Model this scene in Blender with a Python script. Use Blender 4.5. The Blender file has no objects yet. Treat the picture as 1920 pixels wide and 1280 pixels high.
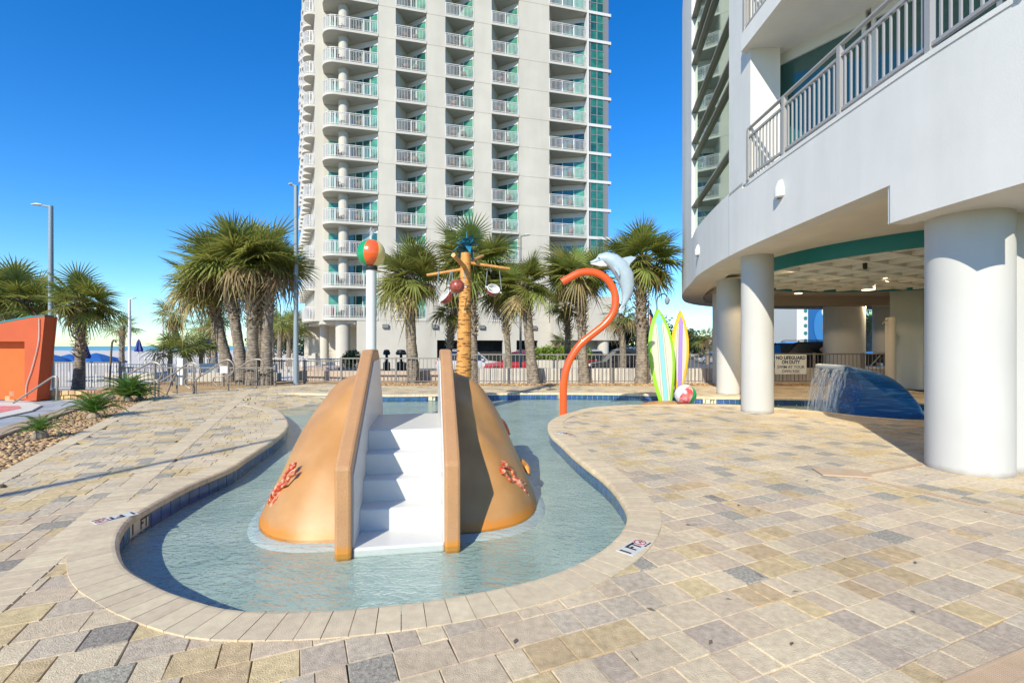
import bpy, math, random
import numpy as np
from mathutils import Vector, Matrix
R = math.radians
random.seed(7); rng = np.random.default_rng(7)
scn = bpy.context.scene
COL = scn.collection

# ------------------------------------------------------------------ camera, sky, sun, exposure
CAMH = 1.4; F = 900.0; HOR = 648.0          # camera height, focal length and horizon in photo pixels
cd = bpy.data.cameras.new('camera'); cam = bpy.data.objects.new('camera', cd); COL.objects.link(cam)
cam.location = (0, 0, CAMH); cam.rotation_euler = (R(90), 0, 0)
cd.sensor_width = 36; cd.lens = F/1920*36; cd.shift_y = 8/1920; cd.clip_start = .05; cd.clip_end = 6000
scn.camera = cam
SUN_AZ, SUN_EL = R(25), R(34)               # light travels towards +X*sin(az), +Y*cos(az)
w = bpy.data.worlds.new('World'); scn.world = w; w.use_nodes = True
nt = w.node_tree; bg = nt.nodes['Background']
sky = nt.nodes.new('ShaderNodeTexSky'); sky.sky_type = 'NISHITA'; sky.sun_disc = False
sky.sun_elevation = SUN_EL; sky.sun_rotation = math.pi + SUN_AZ
sky.air_density = 1.0; sky.dust_density = 0.0; sky.ozone_density = 2.5; sky.altitude = 0
hs = nt.nodes.new('ShaderNodeHueSaturation'); hs.inputs['Saturation'].default_value = 1.40
nt.links.new(sky.outputs[0], hs.inputs['Color']); tint = nt.nodes.new('ShaderNodeVectorMath'); tint.operation = 'MULTIPLY'; tint.inputs[1].default_value = (.74, .97, 1.20)
nt.links.new(hs.outputs[0], tint.inputs[0]); nt.links.new(tint.outputs[0], bg.inputs['Color'])
bg.inputs['Strength'].default_value = 0.14
sl = bpy.data.lights.new('sun', 'SUN'); sl.energy = 4.7; sl.angle = R(.5); sl.color = (1, .945, .79)
so = bpy.data.objects.new('sun', sl); COL.objects.link(so)
sd = Vector((math.sin(SUN_AZ)*math.cos(SUN_EL), math.cos(SUN_AZ)*math.cos(SUN_EL), -math.sin(SUN_EL)))
so.rotation_euler = sd.to_track_quat('-Z', 'Y').to_euler()
vs = scn.view_settings; vs.view_transform = 'Standard'; vs.look = 'None'; vs.gamma = 1; vs.exposure = 0.4

# ------------------------------------------------------------------ helpers
def G(px, py, z=0.0):
    Y = (CAMH-z)*F/(py-HOR); return ((px-960)*Y/F, Y)
def PX(px, Y): return (px-960)*Y/F
def PZ(py, Y): return CAMH+(HOR-py)*Y/F
def P(px, py, Y): return (PX(px, Y), Y, PZ(py, Y))

def mat(name, col, rough=.6, var=.0, scale=4., bump=0., bscale=60., metal=0., rnd=0., spec=.5, col2=None, lo=.4, hi=.6, emit=0, coat=0, stain=0, sscale=(.9, .9, .9)):
    m = bpy.data.materials.new(name); m.use_nodes = True
    n = m.node_tree.nodes; l = m.node_tree.links; b = n['Principled BSDF']
    b.inputs['Base Color'].default_value = (*col, 1); b.inputs['Roughness'].default_value = rough
    b.inputs['Metallic'].default_value = metal; b.inputs['Specular IOR Level'].default_value = spec
    if coat: b.inputs['Coat Weight'].default_value = coat; b.inputs['Coat Roughness'].default_value = .08
    if emit: b.inputs['Emission Color'].default_value = (*col, 1); b.inputs['Emission Strength'].default_value = emit
    geo = None
    def pos():
        nonlocal geo
        if geo is None: geo = n.new('ShaderNodeNewGeometry')
        return geo.outputs['Position']
    out = None
    if col2 is not None or var:
        t = n.new('ShaderNodeTexNoise'); t.inputs['Scale'].default_value = scale; t.inputs['Detail'].default_value = 6
        l.new(pos(), t.inputs['Vector'])
        rp = n.new('ShaderNodeValToRGB'); rp.color_ramp.elements[0].position = lo; rp.color_ramp.elements[1].position = hi
        if col2 is not None:
            c1, c2 = col, col2
        else:
            c1 = tuple(c*(1-var) for c in col); c2 = tuple(min(1, c*(1+var)) for c in col)
            rp.color_ramp.elements[0].position = .3; rp.color_ramp.elements[1].position = .7
        rp.color_ramp.elements[0].color = (*c1, 1); rp.color_ramp.elements[1].color = (*c2, 1)
        l.new(t.outputs['Fac'], rp.inputs['Fac']); out = rp.outputs['Color']
    if stain:
        ts = n.new('ShaderNodeTexNoise'); ts.inputs['Scale'].default_value = 1; ts.inputs['Detail'].default_value = 7; ts.inputs['Roughness'].default_value = .6
        ms = n.new('ShaderNodeMapping'); ms.inputs['Scale'].default_value = sscale; l.new(pos(), ms.inputs[0]); l.new(ms.outputs[0], ts.inputs['Vector'])
        mrs = n.new('ShaderNodeMapRange'); mrs.inputs['From Min'].default_value = .3; mrs.inputs['From Max'].default_value = .62; mrs.inputs['To Min'].default_value = 1-stain; mrs.inputs['To Max'].default_value = 1.0
        l.new(ts.outputs['Fac'], mrs.inputs['Value']); vs_ = n.new('ShaderNodeVectorMath'); vs_.operation = 'SCALE'
        if out: l.new(out, vs_.inputs[0])
        else: vs_.inputs[0].default_value = col
        l.new(mrs.outputs[0], vs_.inputs['Scale']); out = vs_.outputs[0]
    if rnd:
        oi = n.new('ShaderNodeObjectInfo'); h = n.new('ShaderNodeHueSaturation')
        mr = n.new('ShaderNodeMapRange'); mr.inputs['To Min'].default_value = 1-rnd; mr.inputs['To Max'].default_value = 1+rnd
        l.new(oi.outputs['Random'], mr.inputs['Value']); l.new(mr.outputs[0], h.inputs['Value'])
        mh = n.new('ShaderNodeMath'); mh.operation = 'MULTIPLY_ADD'; mh.inputs[1].default_value = .03*rnd/.2; mh.inputs[2].default_value = .5-.015*rnd/.2
        l.new(oi.outputs['Random'], mh.inputs[0]); l.new(mh.outputs[0], h.inputs['Hue'])
        if out: l.new(out, h.inputs['Color'])
        else: h.inputs['Color'].default_value = (*col, 1)
        out = h.outputs['Color']
    if out: l.new(out, b.inputs['Base Color'])
    if bump:
        t2 = n.new('ShaderNodeTexNoise'); t2.inputs['Scale'].default_value = bscale; t2.inputs['Detail'].default_value = 5
        l.new(pos(), t2.inputs['Vector'])
        bp = n.new('ShaderNodeBump'); bp.inputs['Strength'].default_value = bump; bp.inputs['Distance'].default_value = .01
        l.new(t2.outputs['Fac'], bp.inputs['Height']); l.new(bp.outputs[0], b.inputs['Normal'])
    return m

ORG = {}
def tag(o, label=None, cat=None, group=None, kind=None):
    if label: o['label'] = label
    if cat: o['category'] = cat
    if group: o['group'] = group
    if kind: o['kind'] = kind
    return o
def thing(name, label, cat, loc=(0, 0, 0), rz=0., group=None, local=False, kind=None):
    o = bpy.data.objects.new(name, None); COL.objects.link(o); o.empty_display_size = .2
    o.location = loc; o.rotation_euler = (0, 0, rz)
    tag(o, label, cat, group, kind)
    ORG[o.name] = (0, 0, 0) if local else tuple(loc)
    return o
def kids(o): return [c for c in COL.objects if c.parent == o]
class MB:
    def __init__(s): s.v = []; s.f = []; s.m = []; s.mi = 0; s.T = None
    def add(s, vs, fs, mi=None):
        k = len(s.v)
        if s.T is not None: vs = [tuple(s.T @ Vector(p)) for p in vs]
        s.v += [tuple(p) for p in vs]; s.f += [tuple(i+k for i in f) for f in fs]
        s.m += [s.mi if mi is None else mi]*len(fs); return s
    def box(s, x0, x1, y0, y1, z0, z1, mi=None):
        return s.add([(x0,y0,z0),(x1,y0,z0),(x1,y1,z0),(x0,y1,z0),(x0,y0,z1),(x1,y0,z1),(x1,y1,z1),(x0,y1,z1)],
            [(0,3,2,1),(4,5,6,7),(0,1,5,4),(1,2,6,5),(2,3,7,6),(3,0,4,7)], mi)
    def prism(s, poly, z0, z1, mi=None):
        n = len(poly); v = [(x, y, z0) for x, y in poly]+[(x, y, z1) for x, y in poly]
        f = [tuple(range(n-1, -1, -1)), tuple(range(n, 2*n))]+[(i, (i+1) % n, n+(i+1) % n, n+i) for i in range(n)]
        return s.add(v, f, mi)
    def tube(s, pts, rad, n=8, cap=True, mi=None, flat=1.0):
        pts = [Vector(p) for p in pts]; m = len(pts)
        if not hasattr(rad, '__len__'): rad = [rad]*m
        up = None; vs = []; fs = []
        for i, p in enumerate(pts):
            t = (pts[min(i+1, m-1)]-pts[max(i-1, 0)])
            if t.length < 1e-9: t = Vector((0, 0, 1))
            t.normalize()
            if up is None:
                up = Vector((0, 0, 1)) if abs(t.z) < .9 else Vector((0, 1, 0))
            u = (up - t*up.dot(t)); u.normalize(); up = u; v = t.cross(u)
            for k in range(n):
                a = 2*math.pi*k/n; vs.append(p+(u*math.cos(a)+v*math.sin(a)*flat)*rad[i])
        for i in range(m-1):
            for k in range(n):
                a = i*n+k; b = i*n+(k+1) % n; fs.append((a, b, b+n, a+n))
        if cap: fs.append(tuple(range(n-1, -1, -1))); fs.append(tuple(range((m-1)*n, m*n)))
        return s.add(vs, fs, mi)
    def lathe(s, prof, c=(0, 0), n=24, mi=None, cap=True):
        vs = []; fs = []; m = len(prof)
        for r, z in prof:
            for k in range(n):
                a = 2*math.pi*k/n; vs.append((c[0]+r*math.cos(a), c[1]+r*math.sin(a), z))
        for i in range(m-1):
            for k in range(n):
                a = i*n+k; b = i*n+(k+1) % n; fs.append((a, b, b+n, a+n))
        if cap: fs.append(tuple(range(n-1, -1, -1))); fs.append(tuple(range((m-1)*n, m*n)))
        return s.add(vs, fs, mi)
    def sphere(s, c, r, nu=16, nv=10, mi=None, sc=(1, 1, 1)):
        vs = []; fs = []
        for j in range(nv+1):
            t = math.pi*j/nv
            for i in range(nu):
                a = 2*math.pi*i/nu; vs.append((c[0]+sc[0]*r*math.sin(t)*math.cos(a), c[1]+sc[1]*r*math.sin(t)*math.sin(a), c[2]-sc[2]*r*math.cos(t)))
        for j in range(nv):
            for i in range(nu):
                a = j*nu+i; b = j*nu+(i+1) % nu; fs.append((a, b, b+nu, a+nu))
        return s.add(vs, fs, mi)
    def mesh(s, name, mats, smooth=False, off=(0, 0, 0)):
        me = bpy.data.meshes.new(name)
        v = [(a-off[0], b-off[1], c-off[2]) for a, b, c in s.v]
        me.from_pydata(v, [], s.f)
        if not isinstance(mats, (list, tuple)): mats = [mats]
        for m in mats: me.materials.append(m)
        if len(mats) > 1: me.polygons.foreach_set('material_index', s.m)
        if smooth:
            me.polygons.foreach_set('use_smooth', [True]*len(me.polygons))
            if smooth != 'all' : me.set_sharp_from_angle(angle=R(40))
        me.update(); return me
    def build(s, name, mats, parent=None, smooth=False, bevel=0, org=None):
        off = (0, 0, 0)
        if parent is not None: off = ORG.get(parent.name, (0, 0, 0))
        elif org: off = org
        me = s.mesh(name, mats, smooth, off)
        o = bpy.data.objects.new(name, me); COL.objects.link(o)
        if parent is not None: o.parent = parent; ORG[o.name] = off
        elif org: o.location = org; ORG[o.name] = org
        if bevel:
            b = o.modifiers.new('bevel', 'BEVEL'); b.width = bevel; b.segments = 2; b.limit_method = 'ANGLE'
        return o
def single(name, mb, mats, label, cat, org, group=None, kind=None, smooth=False, bevel=0):
    o = mb.build(name, mats, None, smooth, bevel, org); return tag(o, label, cat, group, kind)
def inst(name, me, parent=None, loc=(0, 0, 0), rot=(0, 0, 0), sc=(1, 1, 1)):
    o = bpy.data.objects.new(name, me); COL.objects.link(o)
    if parent is not None: o.parent = parent
    o.location = loc; o.rotation_euler = rot; o.scale = sc; return o
def spline(pts, step, closed=False):
    pts = [Vector(p) for p in pts]; n = len(pts); out = []
    rngk = range(n if closed else n-1)
    for i in rngk:
        if closed: p0, p1, p2, p3 = pts[i-1], pts[i], pts[(i+1) % n], pts[(i+2) % n]
        else: p0, p1, p2, p3 = pts[max(i-1, 0)], pts[i], pts[i+1], pts[min(i+2, n-1)]
        for k in range(12):
            t = k/12; out.append(.5*((2*p1)+(p2-p0)*t+(2*p0-5*p1+4*p2-p3)*t*t+(3*p1-p0-3*p2+p3)*t**3))
    if not closed: out.append(pts[-1])
    else: out.append(out[0])
    L = [0]
    for a, b in zip(out, out[1:]): L.append(L[-1]+(b-a).length)
    N = max(2, round(L[-1]/step)); res = []; j = 0
    for k in range(N if closed else N+1):
        d = L[-1]*k/N
        while j < len(L)-2 and L[j+1] < d: j += 1
        t = (d-L[j])/max(1e-9, L[j+1]-L[j]); res.append(out[j].lerp(out[j+1], t))
    return res
def text_mesh(txt, size, extrude=.001, spacing=1.0, bold=0.):
    c = bpy.data.curves.new('lettering', 'FONT'); c.body = txt; c.size = size; c.extrude = extrude; c.align_x = 'CENTER'; c.align_y = 'CENTER'
    c.space_character = spacing; c.offset = bold; c.resolution_u = 3
    o = bpy.data.objects.new('lettering', c); COL.objects.link(o)
    bpy.context.view_layer.update()
    me = bpy.data.meshes.new_from_object(o.evaluated_get(bpy.context.evaluated_depsgraph_get()))
    bpy.data.objects.remove(o); return me

# ------------------------------------------------------------------ materials
M = {}
M['stucco'] = mat('white_stucco', (.70, .675, .635), .85, stain=.10, sscale=(1.5, 1.5, .25), var=.03, scale=1.2, bump=.25, bscale=120)
M['column'] = mat('white_column_paint', (.52, .505, .475), .75, stain=.08, sscale=(2, 2, .4), var=.03, scale=1.5, bump=.12, bscale=140)
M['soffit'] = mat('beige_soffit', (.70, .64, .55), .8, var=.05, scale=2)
M['tower'] = mat('cream_concrete', (.52, .48, .41), .85, stain=.12, sscale=(.5, .5, .06), var=.05, scale=.6)
M['tower_slab'] = mat('cream_slab', (.50, .47, .41), .8, var=.04, scale=.8)
M['white_metal'] = mat('white_rail', (.60, .58, .56), .4)
M['green_glass'] = mat('green_glass', (.015, .10, .075), .06, spec=1.0, var=.4, scale=.7)
M['curtain_glass'] = mat('curtained_glass', (.07, .25, .17), .08, spec=.9, var=.35, scale=2.2)
M['mirror_glass'] = mat('reflective_green_glass', (.36, .50, .40), .03, metal=.92)
M['window_frame'] = mat('bronze_frame', (.25, .24, .22), .4, metal=.3)
M['dark_glass'] = mat('dark_blue_glass', (.03, .10, .09), .03, spec=1.0)
M['alu'] = mat('grey_aluminium_rail', (.38, .36, .34), .4, metal=.2)
M['fence'] = mat('taupe_fence_metal', (.20, .18, .16), .45, metal=.1, rnd=.08)
M['teal'] = mat('teal_paint', (.01, .20, .22), .5)
M['sand_plastic'] = mat('sand_gelcoat', (.42, .205, .062), .42, stain=.08, sscale=(3, 3, 3), col2=(.47, .24, .083), scale=3, lo=.35, hi=.65, bump=.05, bscale=25, coat=0)
M['rail_plastic'] = mat('speckled_sand_gelcoat', (.41, .20, .075), .45, stain=.12, sscale=(4, 4, 4), col2=(.50, .28, .14), scale=220, lo=.4, hi=.6)
M['white_plastic'] = mat('white_gelcoat', (.60, .585, .555), .35, var=.02, scale=8)
M['orange_pipe'] = mat('orange_paint', (.76, .092, .012), .3, coat=.4, var=.04, scale=9)
M['dolphin'] = mat('dolphin_grey', (.36, .44, .50), .3, coat=.4, var=.06, scale=6)
M['white'] = mat('white_paint', (.62, .62, .60), .4)
M['black'] = mat('black_paint', (.02, .02, .02), .5)
M['red'] = mat('red_paint', (.55, .05, .04), .4)
M['lobster'] = mat('lobster_red', (.48, .05, .018), .45, col2=(.66, .36, .22), scale=25, lo=.45, hi=.6)
M['yellow'] = mat('yellow_paint', (.70, .44, .02), .35, coat=.4)
M['lime'] = mat('lime_paint', (.27, .55, .025), .3, coat=.5)
M['cream_board'] = mat('cream_board_paint', (.60, .55, .44), .3, coat=.5)
M['aqua'] = mat('aqua_paint', (.24, .56, .58), .3, coat=.4)
M['purple'] = mat('purple_paint', (.34, .22, .60), .3, coat=.4)
M['green'] = mat('green_paint', (.01, .30, .10), .3, coat=.4)
M['ball_orange'] = mat('orange_red_panel', (.75, .11, .02), .28, coat=.5)
M['ball_red'] = mat('faded_red_panel', (.62, .07, .07), .28, col2=(.75, .30, .30), scale=9, lo=.45, hi=.6, coat=.5)
M['ball_yellow'] = mat('pale_yellow_panel', (.80, .62, .22), .3, coat=.5)
M['bark_paint'] = mat('painted_palm_trunk', (.62, .30, .08), .5, col2=(.50, .22, .05), scale=6)
M['groove'] = mat('dark_bark_groove', (.14, .07, .03), .7)
M['coconut'] = mat('coconut_maroon', (.22, .02, .015), .4, col2=(.34, .08, .05), scale=14, coat=.3)
M['blue_leaf'] = mat('blue_painted_leaf', (.02, .17, .26), .5, var=.3, scale=10)
M['wave'] = mat('blue_wave_paint', (.005, .045, .17), .35, coat=.25)
M['wave_foam'] = mat('pale_wave_crest', (.62, .68, .72), .4)
M['trunk'] = mat('palm_trunk_bark', (.15, .12, .09), .95, col2=(.27, .22, .17), scale=9, bump=.6, bscale=14)
def ringed(m):
    n = m.node_tree.nodes; l = m.node_tree.links; g = n.new('ShaderNodeNewGeometry'); w = n.new('ShaderNodeTexWave'); w.bands_direction = 'Z'
    w.inputs['Scale'].default_value = 3.2; w.inputs['Distortion'].default_value = 6; w.inputs['Detail'].default_value = 3; l.new(g.outputs['Position'], w.inputs['Vector'])
    b = n.new('ShaderNodeBump'); b.inputs['Strength'].default_value = .35; b.inputs['Distance'].default_value = .03; l.new(w.outputs['Fac'], b.inputs['Height'])
    ob = n['Bump']; l.new(ob.outputs[0], b.inputs['Normal']); l.new(b.outputs[0], n['Principled BSDF'].inputs['Normal'])
ringed(M['trunk'])
M['boot'] = mat('old_leaf_base', (.30, .235, .165), .9, var=.35, scale=9, rnd=.1)
def frond_mat(name, c, tl, rnd_):
    m = mat(name, c, .55, var=.3, scale=1.4, rnd=rnd_, spec=.25); n = m.node_tree.nodes; l = m.node_tree.links
    t = n.new('ShaderNodeBsdfTranslucent'); t.inputs[0].default_value = (*tl, 1); x = n.new('ShaderNodeMixShader'); x.inputs[0].default_value = .38
    l.new(n['Principled BSDF'].outputs[0], x.inputs[1]); l.new(t.outputs[0], x.inputs[2]); l.new(x.outputs[0], n['Material Output'].inputs['Surface']); return m
M['frond'] = frond_mat('palm_frond_green', (.215, .235, .06), (.34, .34, .07), .4)
M['frond_dry'] = frond_mat('palm_frond_dry', (.33, .25, .12), (.32, .23, .10), .3)
M['sago'] = frond_mat('sago_green', (.10, .19, .035), (.18, .30, .04), .25)
M['leaf'] = mat('shrub_leaf', (.05, .10, .015), .6, var=.4, scale=2)
M['leaf_bright'] = mat('bright_leaf', (.16, .24, .02), .6, var=.35, scale=1.2)
M['leaf_dark'] = mat('dark_leaf', (.018, .04, .012), .7, var=.4, scale=1.2)
M['bark'] = mat('bark', (.14, .11, .08), .9)
M['stone'] = mat('river_gravel', (.52, .33, .15), .8, col2=(.20, .11, .05), scale=28, lo=.42, hi=.62)
M['gravel_base'] = mat('gravel_bed_soil', (.20, .13, .07), .95, var=.3, scale=30)
M['mulch'] = mat('tan_pine_straw', (.55, .36, .17), .95, col2=(.28, .17, .08), scale=22, lo=.35, hi=.7, bump=.5, bscale=60)
M['curb'] = mat('tan_curb_concrete', (.42, .30, .19), .85, var=.15, scale=3, bump=.2, bscale=90)
M['lower_deck'] = mat('blue_grey_stamped_concrete', (.30, .32, .34), .75, col2=(.40, .41, .42), scale=2.5)
M['asphalt'] = mat('asphalt', (.11, .11, .11), .9, var=.15, scale=3)
M['lowwall'] = mat('grey_block_wall', (.52, .48, .43), .9, var=.12, scale=2)
M['beach'] = mat('pale_beach_sand', (.62, .54, .46), .95, var=.06, scale=.3)
M['umbrella'] = mat('blue_umbrella_canvas', (.02, .11, .36), .6)
M['umbrella_dark'] = mat('navy_umbrella_canvas', (.01, .03, .22), .6)
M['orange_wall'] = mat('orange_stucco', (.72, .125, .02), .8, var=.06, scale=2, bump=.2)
M['dark_orange_wall'] = mat('dark_orange_stucco', (.48, .085, .025), .8, var=.06, scale=2, bump=.2)  # darker, redder orange than the recess panel
M['lamp_grey'] = mat('blue_grey_lamp_post', (.23, .28, .32), .5)
M['steel'] = mat('bronze_handrail', (.27, .23, .19), .45, metal=.3)
M['inner_shade'] = mat('interior_shade_black', (.02, .02, .02), .9, var=.5, scale=3)  # near-black colour standing in for shade inside an opening
M['tyre'] = mat('tyre_rubber', (.02, .02, .02), .8)
M['rim'] = mat('alloy_rim', (.5, .5, .5), .3, metal=.8)
M['car_glass'] = mat('car_glass', (.02, .025, .03), .05, spec=1.)
M['headlight'] = mat('headlight_glass', (.7, .7, .68), .1)
M['tan_drain'] = mat('tan_drain_plastic', (.48, .34, .22), .6, var=.08, scale=8)
M['sign_face'] = mat('sign_white', (.82, .81, .74), .5, var=.05, scale=9)
M['sign_navy'] = mat('sign_navy_letters', (.01, .015, .07), .5)
M['gold_lamp'] = mat('warm_lamp_lens', (1, .72, .40), .4, emit=6)
M['chair'] = mat('brown_patio_chair', (.12, .075, .055), .7, rnd=.25)
M['towel'] = mat('red_towel', (.45, .05, .06), .9)
M['plate'] = mat('worn_white_plate', (.58, .56, .52), .6, var=.08, scale=30)
M['grout'] = mat('grout', (.26, .205, .15), .95, var=.15, scale=12)

def glassy_water(name, tint, bscale, bstr, wave=True):
    m = bpy.data.materials.new(name); m.use_nodes = True; n = m.node_tree.nodes; l = m.node_tree.links
    for x in list(n):
        if x.type == 'BSDF_PRINCIPLED': n.remove(x)
    out = n['Material Output']; tr = n.new('ShaderNodeBsdfTransparent'); tr.inputs[0].default_value = (*tint, 1)
    gl = n.new('ShaderNodeBsdfGlossy'); gl.inputs['Roughness'].default_value = .04
    def mth(op, a=None, b=None):
        q = n.new('ShaderNodeMath'); q.operation = op
        for i_, v_ in enumerate((a, b)):
            if v_ is None: continue
            if isinstance(v_, (int, float)): q.inputs[i_].default_value = v_
            else: l.new(v_, q.inputs[i_])
        return q.outputs[0]
    mx = n.new('ShaderNodeMixShader'); g = n.new('ShaderNodeNewGeometry')
    t = n.new('ShaderNodeTexNoise'); t.inputs['Scale'].default_value = bscale; t.inputs['Detail'].default_value = 3; t.inputs['Distortion'].default_value = 1.2
    mp = n.new('ShaderNodeMapping'); mp.inputs['Scale'].default_value = (1, 1.6, 1); l.new(g.outputs['Position'], mp.inputs[0])
    l.new(mp.outputs[0], t.inputs['Vector'])
    bp = n.new('ShaderNodeBump'); bp.inputs['Strength'].default_value = bstr; bp.inputs['Distance'].default_value = .02
    l.new(t.outputs['Fac'], bp.inputs['Height']); t5 = n.new('ShaderNodeTexNoise'); t5.inputs['Scale'].default_value = bscale*4.5; t5.inputs['Detail'].default_value = 2; l.new(mp.outputs[0], t5.inputs['Vector'])
    bp2 = n.new('ShaderNodeBump'); bp2.inputs['Strength'].default_value = bstr*.8; bp2.inputs['Distance'].default_value = .010; l.new(t5.outputs['Fac'], bp2.inputs['Height']); l.new(bp2.outputs[0], bp.inputs['Normal'])
    l.new(bp.outputs[0], gl.inputs['Normal'])
    dt = n.new('ShaderNodeVectorMath'); dt.operation = 'DOT_PRODUCT'; l.new(bp.outputs[0], dt.inputs[0]); l.new(g.outputs['Incoming'], dt.inputs[1])
    fk = mth('POWER', mth('SUBTRACT', 1.0, mth('MINIMUM', mth('ABSOLUTE', dt.outputs['Value']), 1.0)), 5.0)
    fr_ = mth('MULTIPLY_ADD', fk, .95); fr_.node.inputs[2].default_value = .02
    l.new(fr_, mx.inputs[0]); l.new(tr.outputs[0], mx.inputs[1]); l.new(gl.outputs[0], mx.inputs[2]); l.new(mx.outputs[0], out.inputs['Surface'])
    return m
M['pool_water'] = glassy_water('rippled_pool_water', (.88, .95, .94), 7, 1.3)
def falling_water():
    m = bpy.data.materials.new('falling_water'); m.use_nodes = True; n = m.node_tree.nodes; l = m.node_tree.links
    b = n['Principled BSDF']; b.inputs['Base Color'].default_value = (.85, .88, .9, 1); b.inputs['Roughness'].default_value = .2
    g = n.new('ShaderNodeNewGeometry'); mp = n.new('ShaderNodeMapping'); mp.inputs['Scale'].default_value = (28, 28, 3); l.new(g.outputs['Position'], mp.inputs[0])
    t = n.new('ShaderNodeTexNoise'); t.inputs['Scale'].default_value = 1; l.new(mp.outputs[0], t.inputs['Vector'])
    r = n.new('ShaderNodeMapRange'); r.inputs['From Min'].default_value = .36; r.inputs['From Max'].default_value = .68; r.inputs['To Max'].default_value = .6
    l.new(t.outputs['Fac'], r.inputs['Value']); l.new(r.outputs[0], b.inputs['Alpha']); return m
M['falling_water'] = falling_water()
def pool_plaster():
    m = mat('pool_plaster', (.33, .45, .45), .7)
    n = m.node_tree.nodes; l = m.node_tree.links; b = n['Principled BSDF']; g = n.new('ShaderNodeNewGeometry')
    t = n.new('ShaderNodeTexNoise'); t.inputs['Scale'].default_value = 1.6; t.inputs['Detail'].default_value = 8; l.new(g.outputs['Position'], t.inputs['Vector'])
    r = n.new('ShaderNodeValToRGB'); e = r.color_ramp.elements; e[0].position = .3; e[0].color = (.33, .40, .35, 1); e[1].position = .7; e[1].color = (.50, .54, .47, 1)
    t3 = n.new('ShaderNodeTexNoise'); t3.inputs['Scale'].default_value = 90; t3.inputs['Detail'].default_value = 2; l.new(g.outputs['Position'], t3.inputs['Vector'])
    mr = n.new('ShaderNodeMapRange'); mr.inputs['To Min'].default_value = .75; mr.inputs['To Max'].default_value = 1.25; l.new(t3.outputs['Fac'], mr.inputs['Value'])
    v = n.new('ShaderNodeVectorMath'); v.operation = 'SCALE'; l.new(t.outputs['Fac'], r.inputs['Fac']); l.new(r.outputs[0], v.inputs[0]); l.new(mr.outputs[0], v.inputs['Scale'])
    l.new(v.outputs[0], b.inputs['Base Color']); return m
M['plaster'] = pool_plaster()
def tile_mat():
    m = mat('cobalt_pool_tile', (.03, .09, .21), .2, var=.3, scale=9, rnd=.22, coat=.4); return m
M['tile'] = tile_mat()
PV = dict(spec=.2, bump=.6, bscale=150, stain=.22, sscale=(1.1, 1.1, 1.1))
PAV = [mat('paver_cream', (.62, .49, .33), .88, var=.15, scale=26, rnd=.09, **PV),
       mat('paver_buff', (.58, .43, .24), .88, var=.20, scale=22, rnd=.10, **PV),
       mat('paver_rose_grey', (.53, .43, .315), .9, var=.20, scale=30, rnd=.10, **PV),
       mat('paver_charcoal', (.36, .315, .25), .9, var=.38, scale=60, rnd=.16, **PV)]
M['coping'] = mat('cream_coping_brick', (.62, .50, .335), .85, var=.09, scale=18, bump=.35, bscale=150, rnd=.07, spec=.25, stain=.13, sscale=(1.6, 1.6, 1.6))
def waterline(m, z0, z1, colr):
    n = m.node_tree.nodes; l = m.node_tree.links; b = n['Principled BSDF']; src = b.inputs['Base Color'].links[0].from_socket
    g = n.new('ShaderNodeNewGeometry'); sp = n.new('ShaderNodeSeparateXYZ'); l.new(g.outputs['Position'], sp.inputs[0]); t = n.new('ShaderNodeTexNoise'); t.inputs['Scale'].default_value = 9
    l.new(g.outputs['Position'], t.inputs['Vector']); a = n.new('ShaderNodeMath'); a.operation = 'MULTIPLY_ADD'; a.inputs[1].default_value = .07; l.new(t.outputs['Fac'], a.inputs[0]); l.new(sp.outputs['Z'], a.inputs[2])
    r = n.new('ShaderNodeMapRange'); r.inputs['From Min'].default_value = z1; r.inputs['From Max'].default_value = z0; l.new(a.outputs[0], r.inputs['Value'])
    x = n.new('ShaderNodeMix'); x.data_type = 'RGBA'; l.new(r.outputs[0], x.inputs['Factor']); l.new(src, x.inputs[6]); x.inputs[7].default_value = (*colr, 1); l.new(x.outputs[2], b.inputs['Base Color'])
waterline(M['sand_plastic'], -.09, -.03, (.52, .19, .02)); waterline(M['rail_plastic'], -.09, -.05, (.52, .21, .03))

waterline(M['column'], .035, .10, (.34, .31, .27))
# ------------------------------------------------------------------ pool outline
pl = [(517,767.5),(497,762),(473,757.5)]
px_a = [(500,1148),(575,1147.5),(646,1144),(757,1133),(852,1120),(943,1102),(1014,1085),(1074,1063),(1121,1039),(1157,1011),(1177,984),(1181,962),(1172,941),(1155,917),(1133,895),(1109,877),(1078,853),(1052,829),(1037,816),(1030,803),(1032,790),(1048,780),(1067,774),(1102,765),(1133,761.5),(1177,759),(1216,758.5),(1300,757.5),(1385,759),(1452,764),(1535,770.6),(1629,781),(1738,788)]
px_b = [(539,797),(535,805),(527,813),(512,825),(483,843),(460,858),(430,877),(362,905),(310,931),(272,952),(240,972),(222,995),(215,1020),(222,1050),(240,1072),(275,1092),(312,1110),(362,1127),(412,1141),(462,1147)]
gp = [G(*p) for p in px_a]
gp += [(8.9,8.95),(10.0,9.4),(10.7,10.4),(10.6,11.5),(9.8,12.1)]
gp += [G(*p) for p in [(1607,750.5),(1547,747.5),(1452,746),(1385,745),(1316,744),(1270,741.5),(1229,739),(1130,737),(1000,736.5),(880,738),(800,739.5),(720,740)]]
gp += [(-4.6,13.85),(-5.3,13.95),(-6.4,14.2),(-7.1,13.9),(-7.2,13.1),(-6.85,12.3),(-6.35,11.65)]
gp += [G(497,762),G(517,767.5),G(530,777),G(537.5,788)]
gp += [G(*p) for p in px_b]
OUT = [Vector((p.x, p.y)) for p in spline([(x, y, 0) for x, y in gp], .116, closed=True)]
NO = len(OUT); OA = np.array([(p.x, p.y) for p in OUT])
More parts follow.
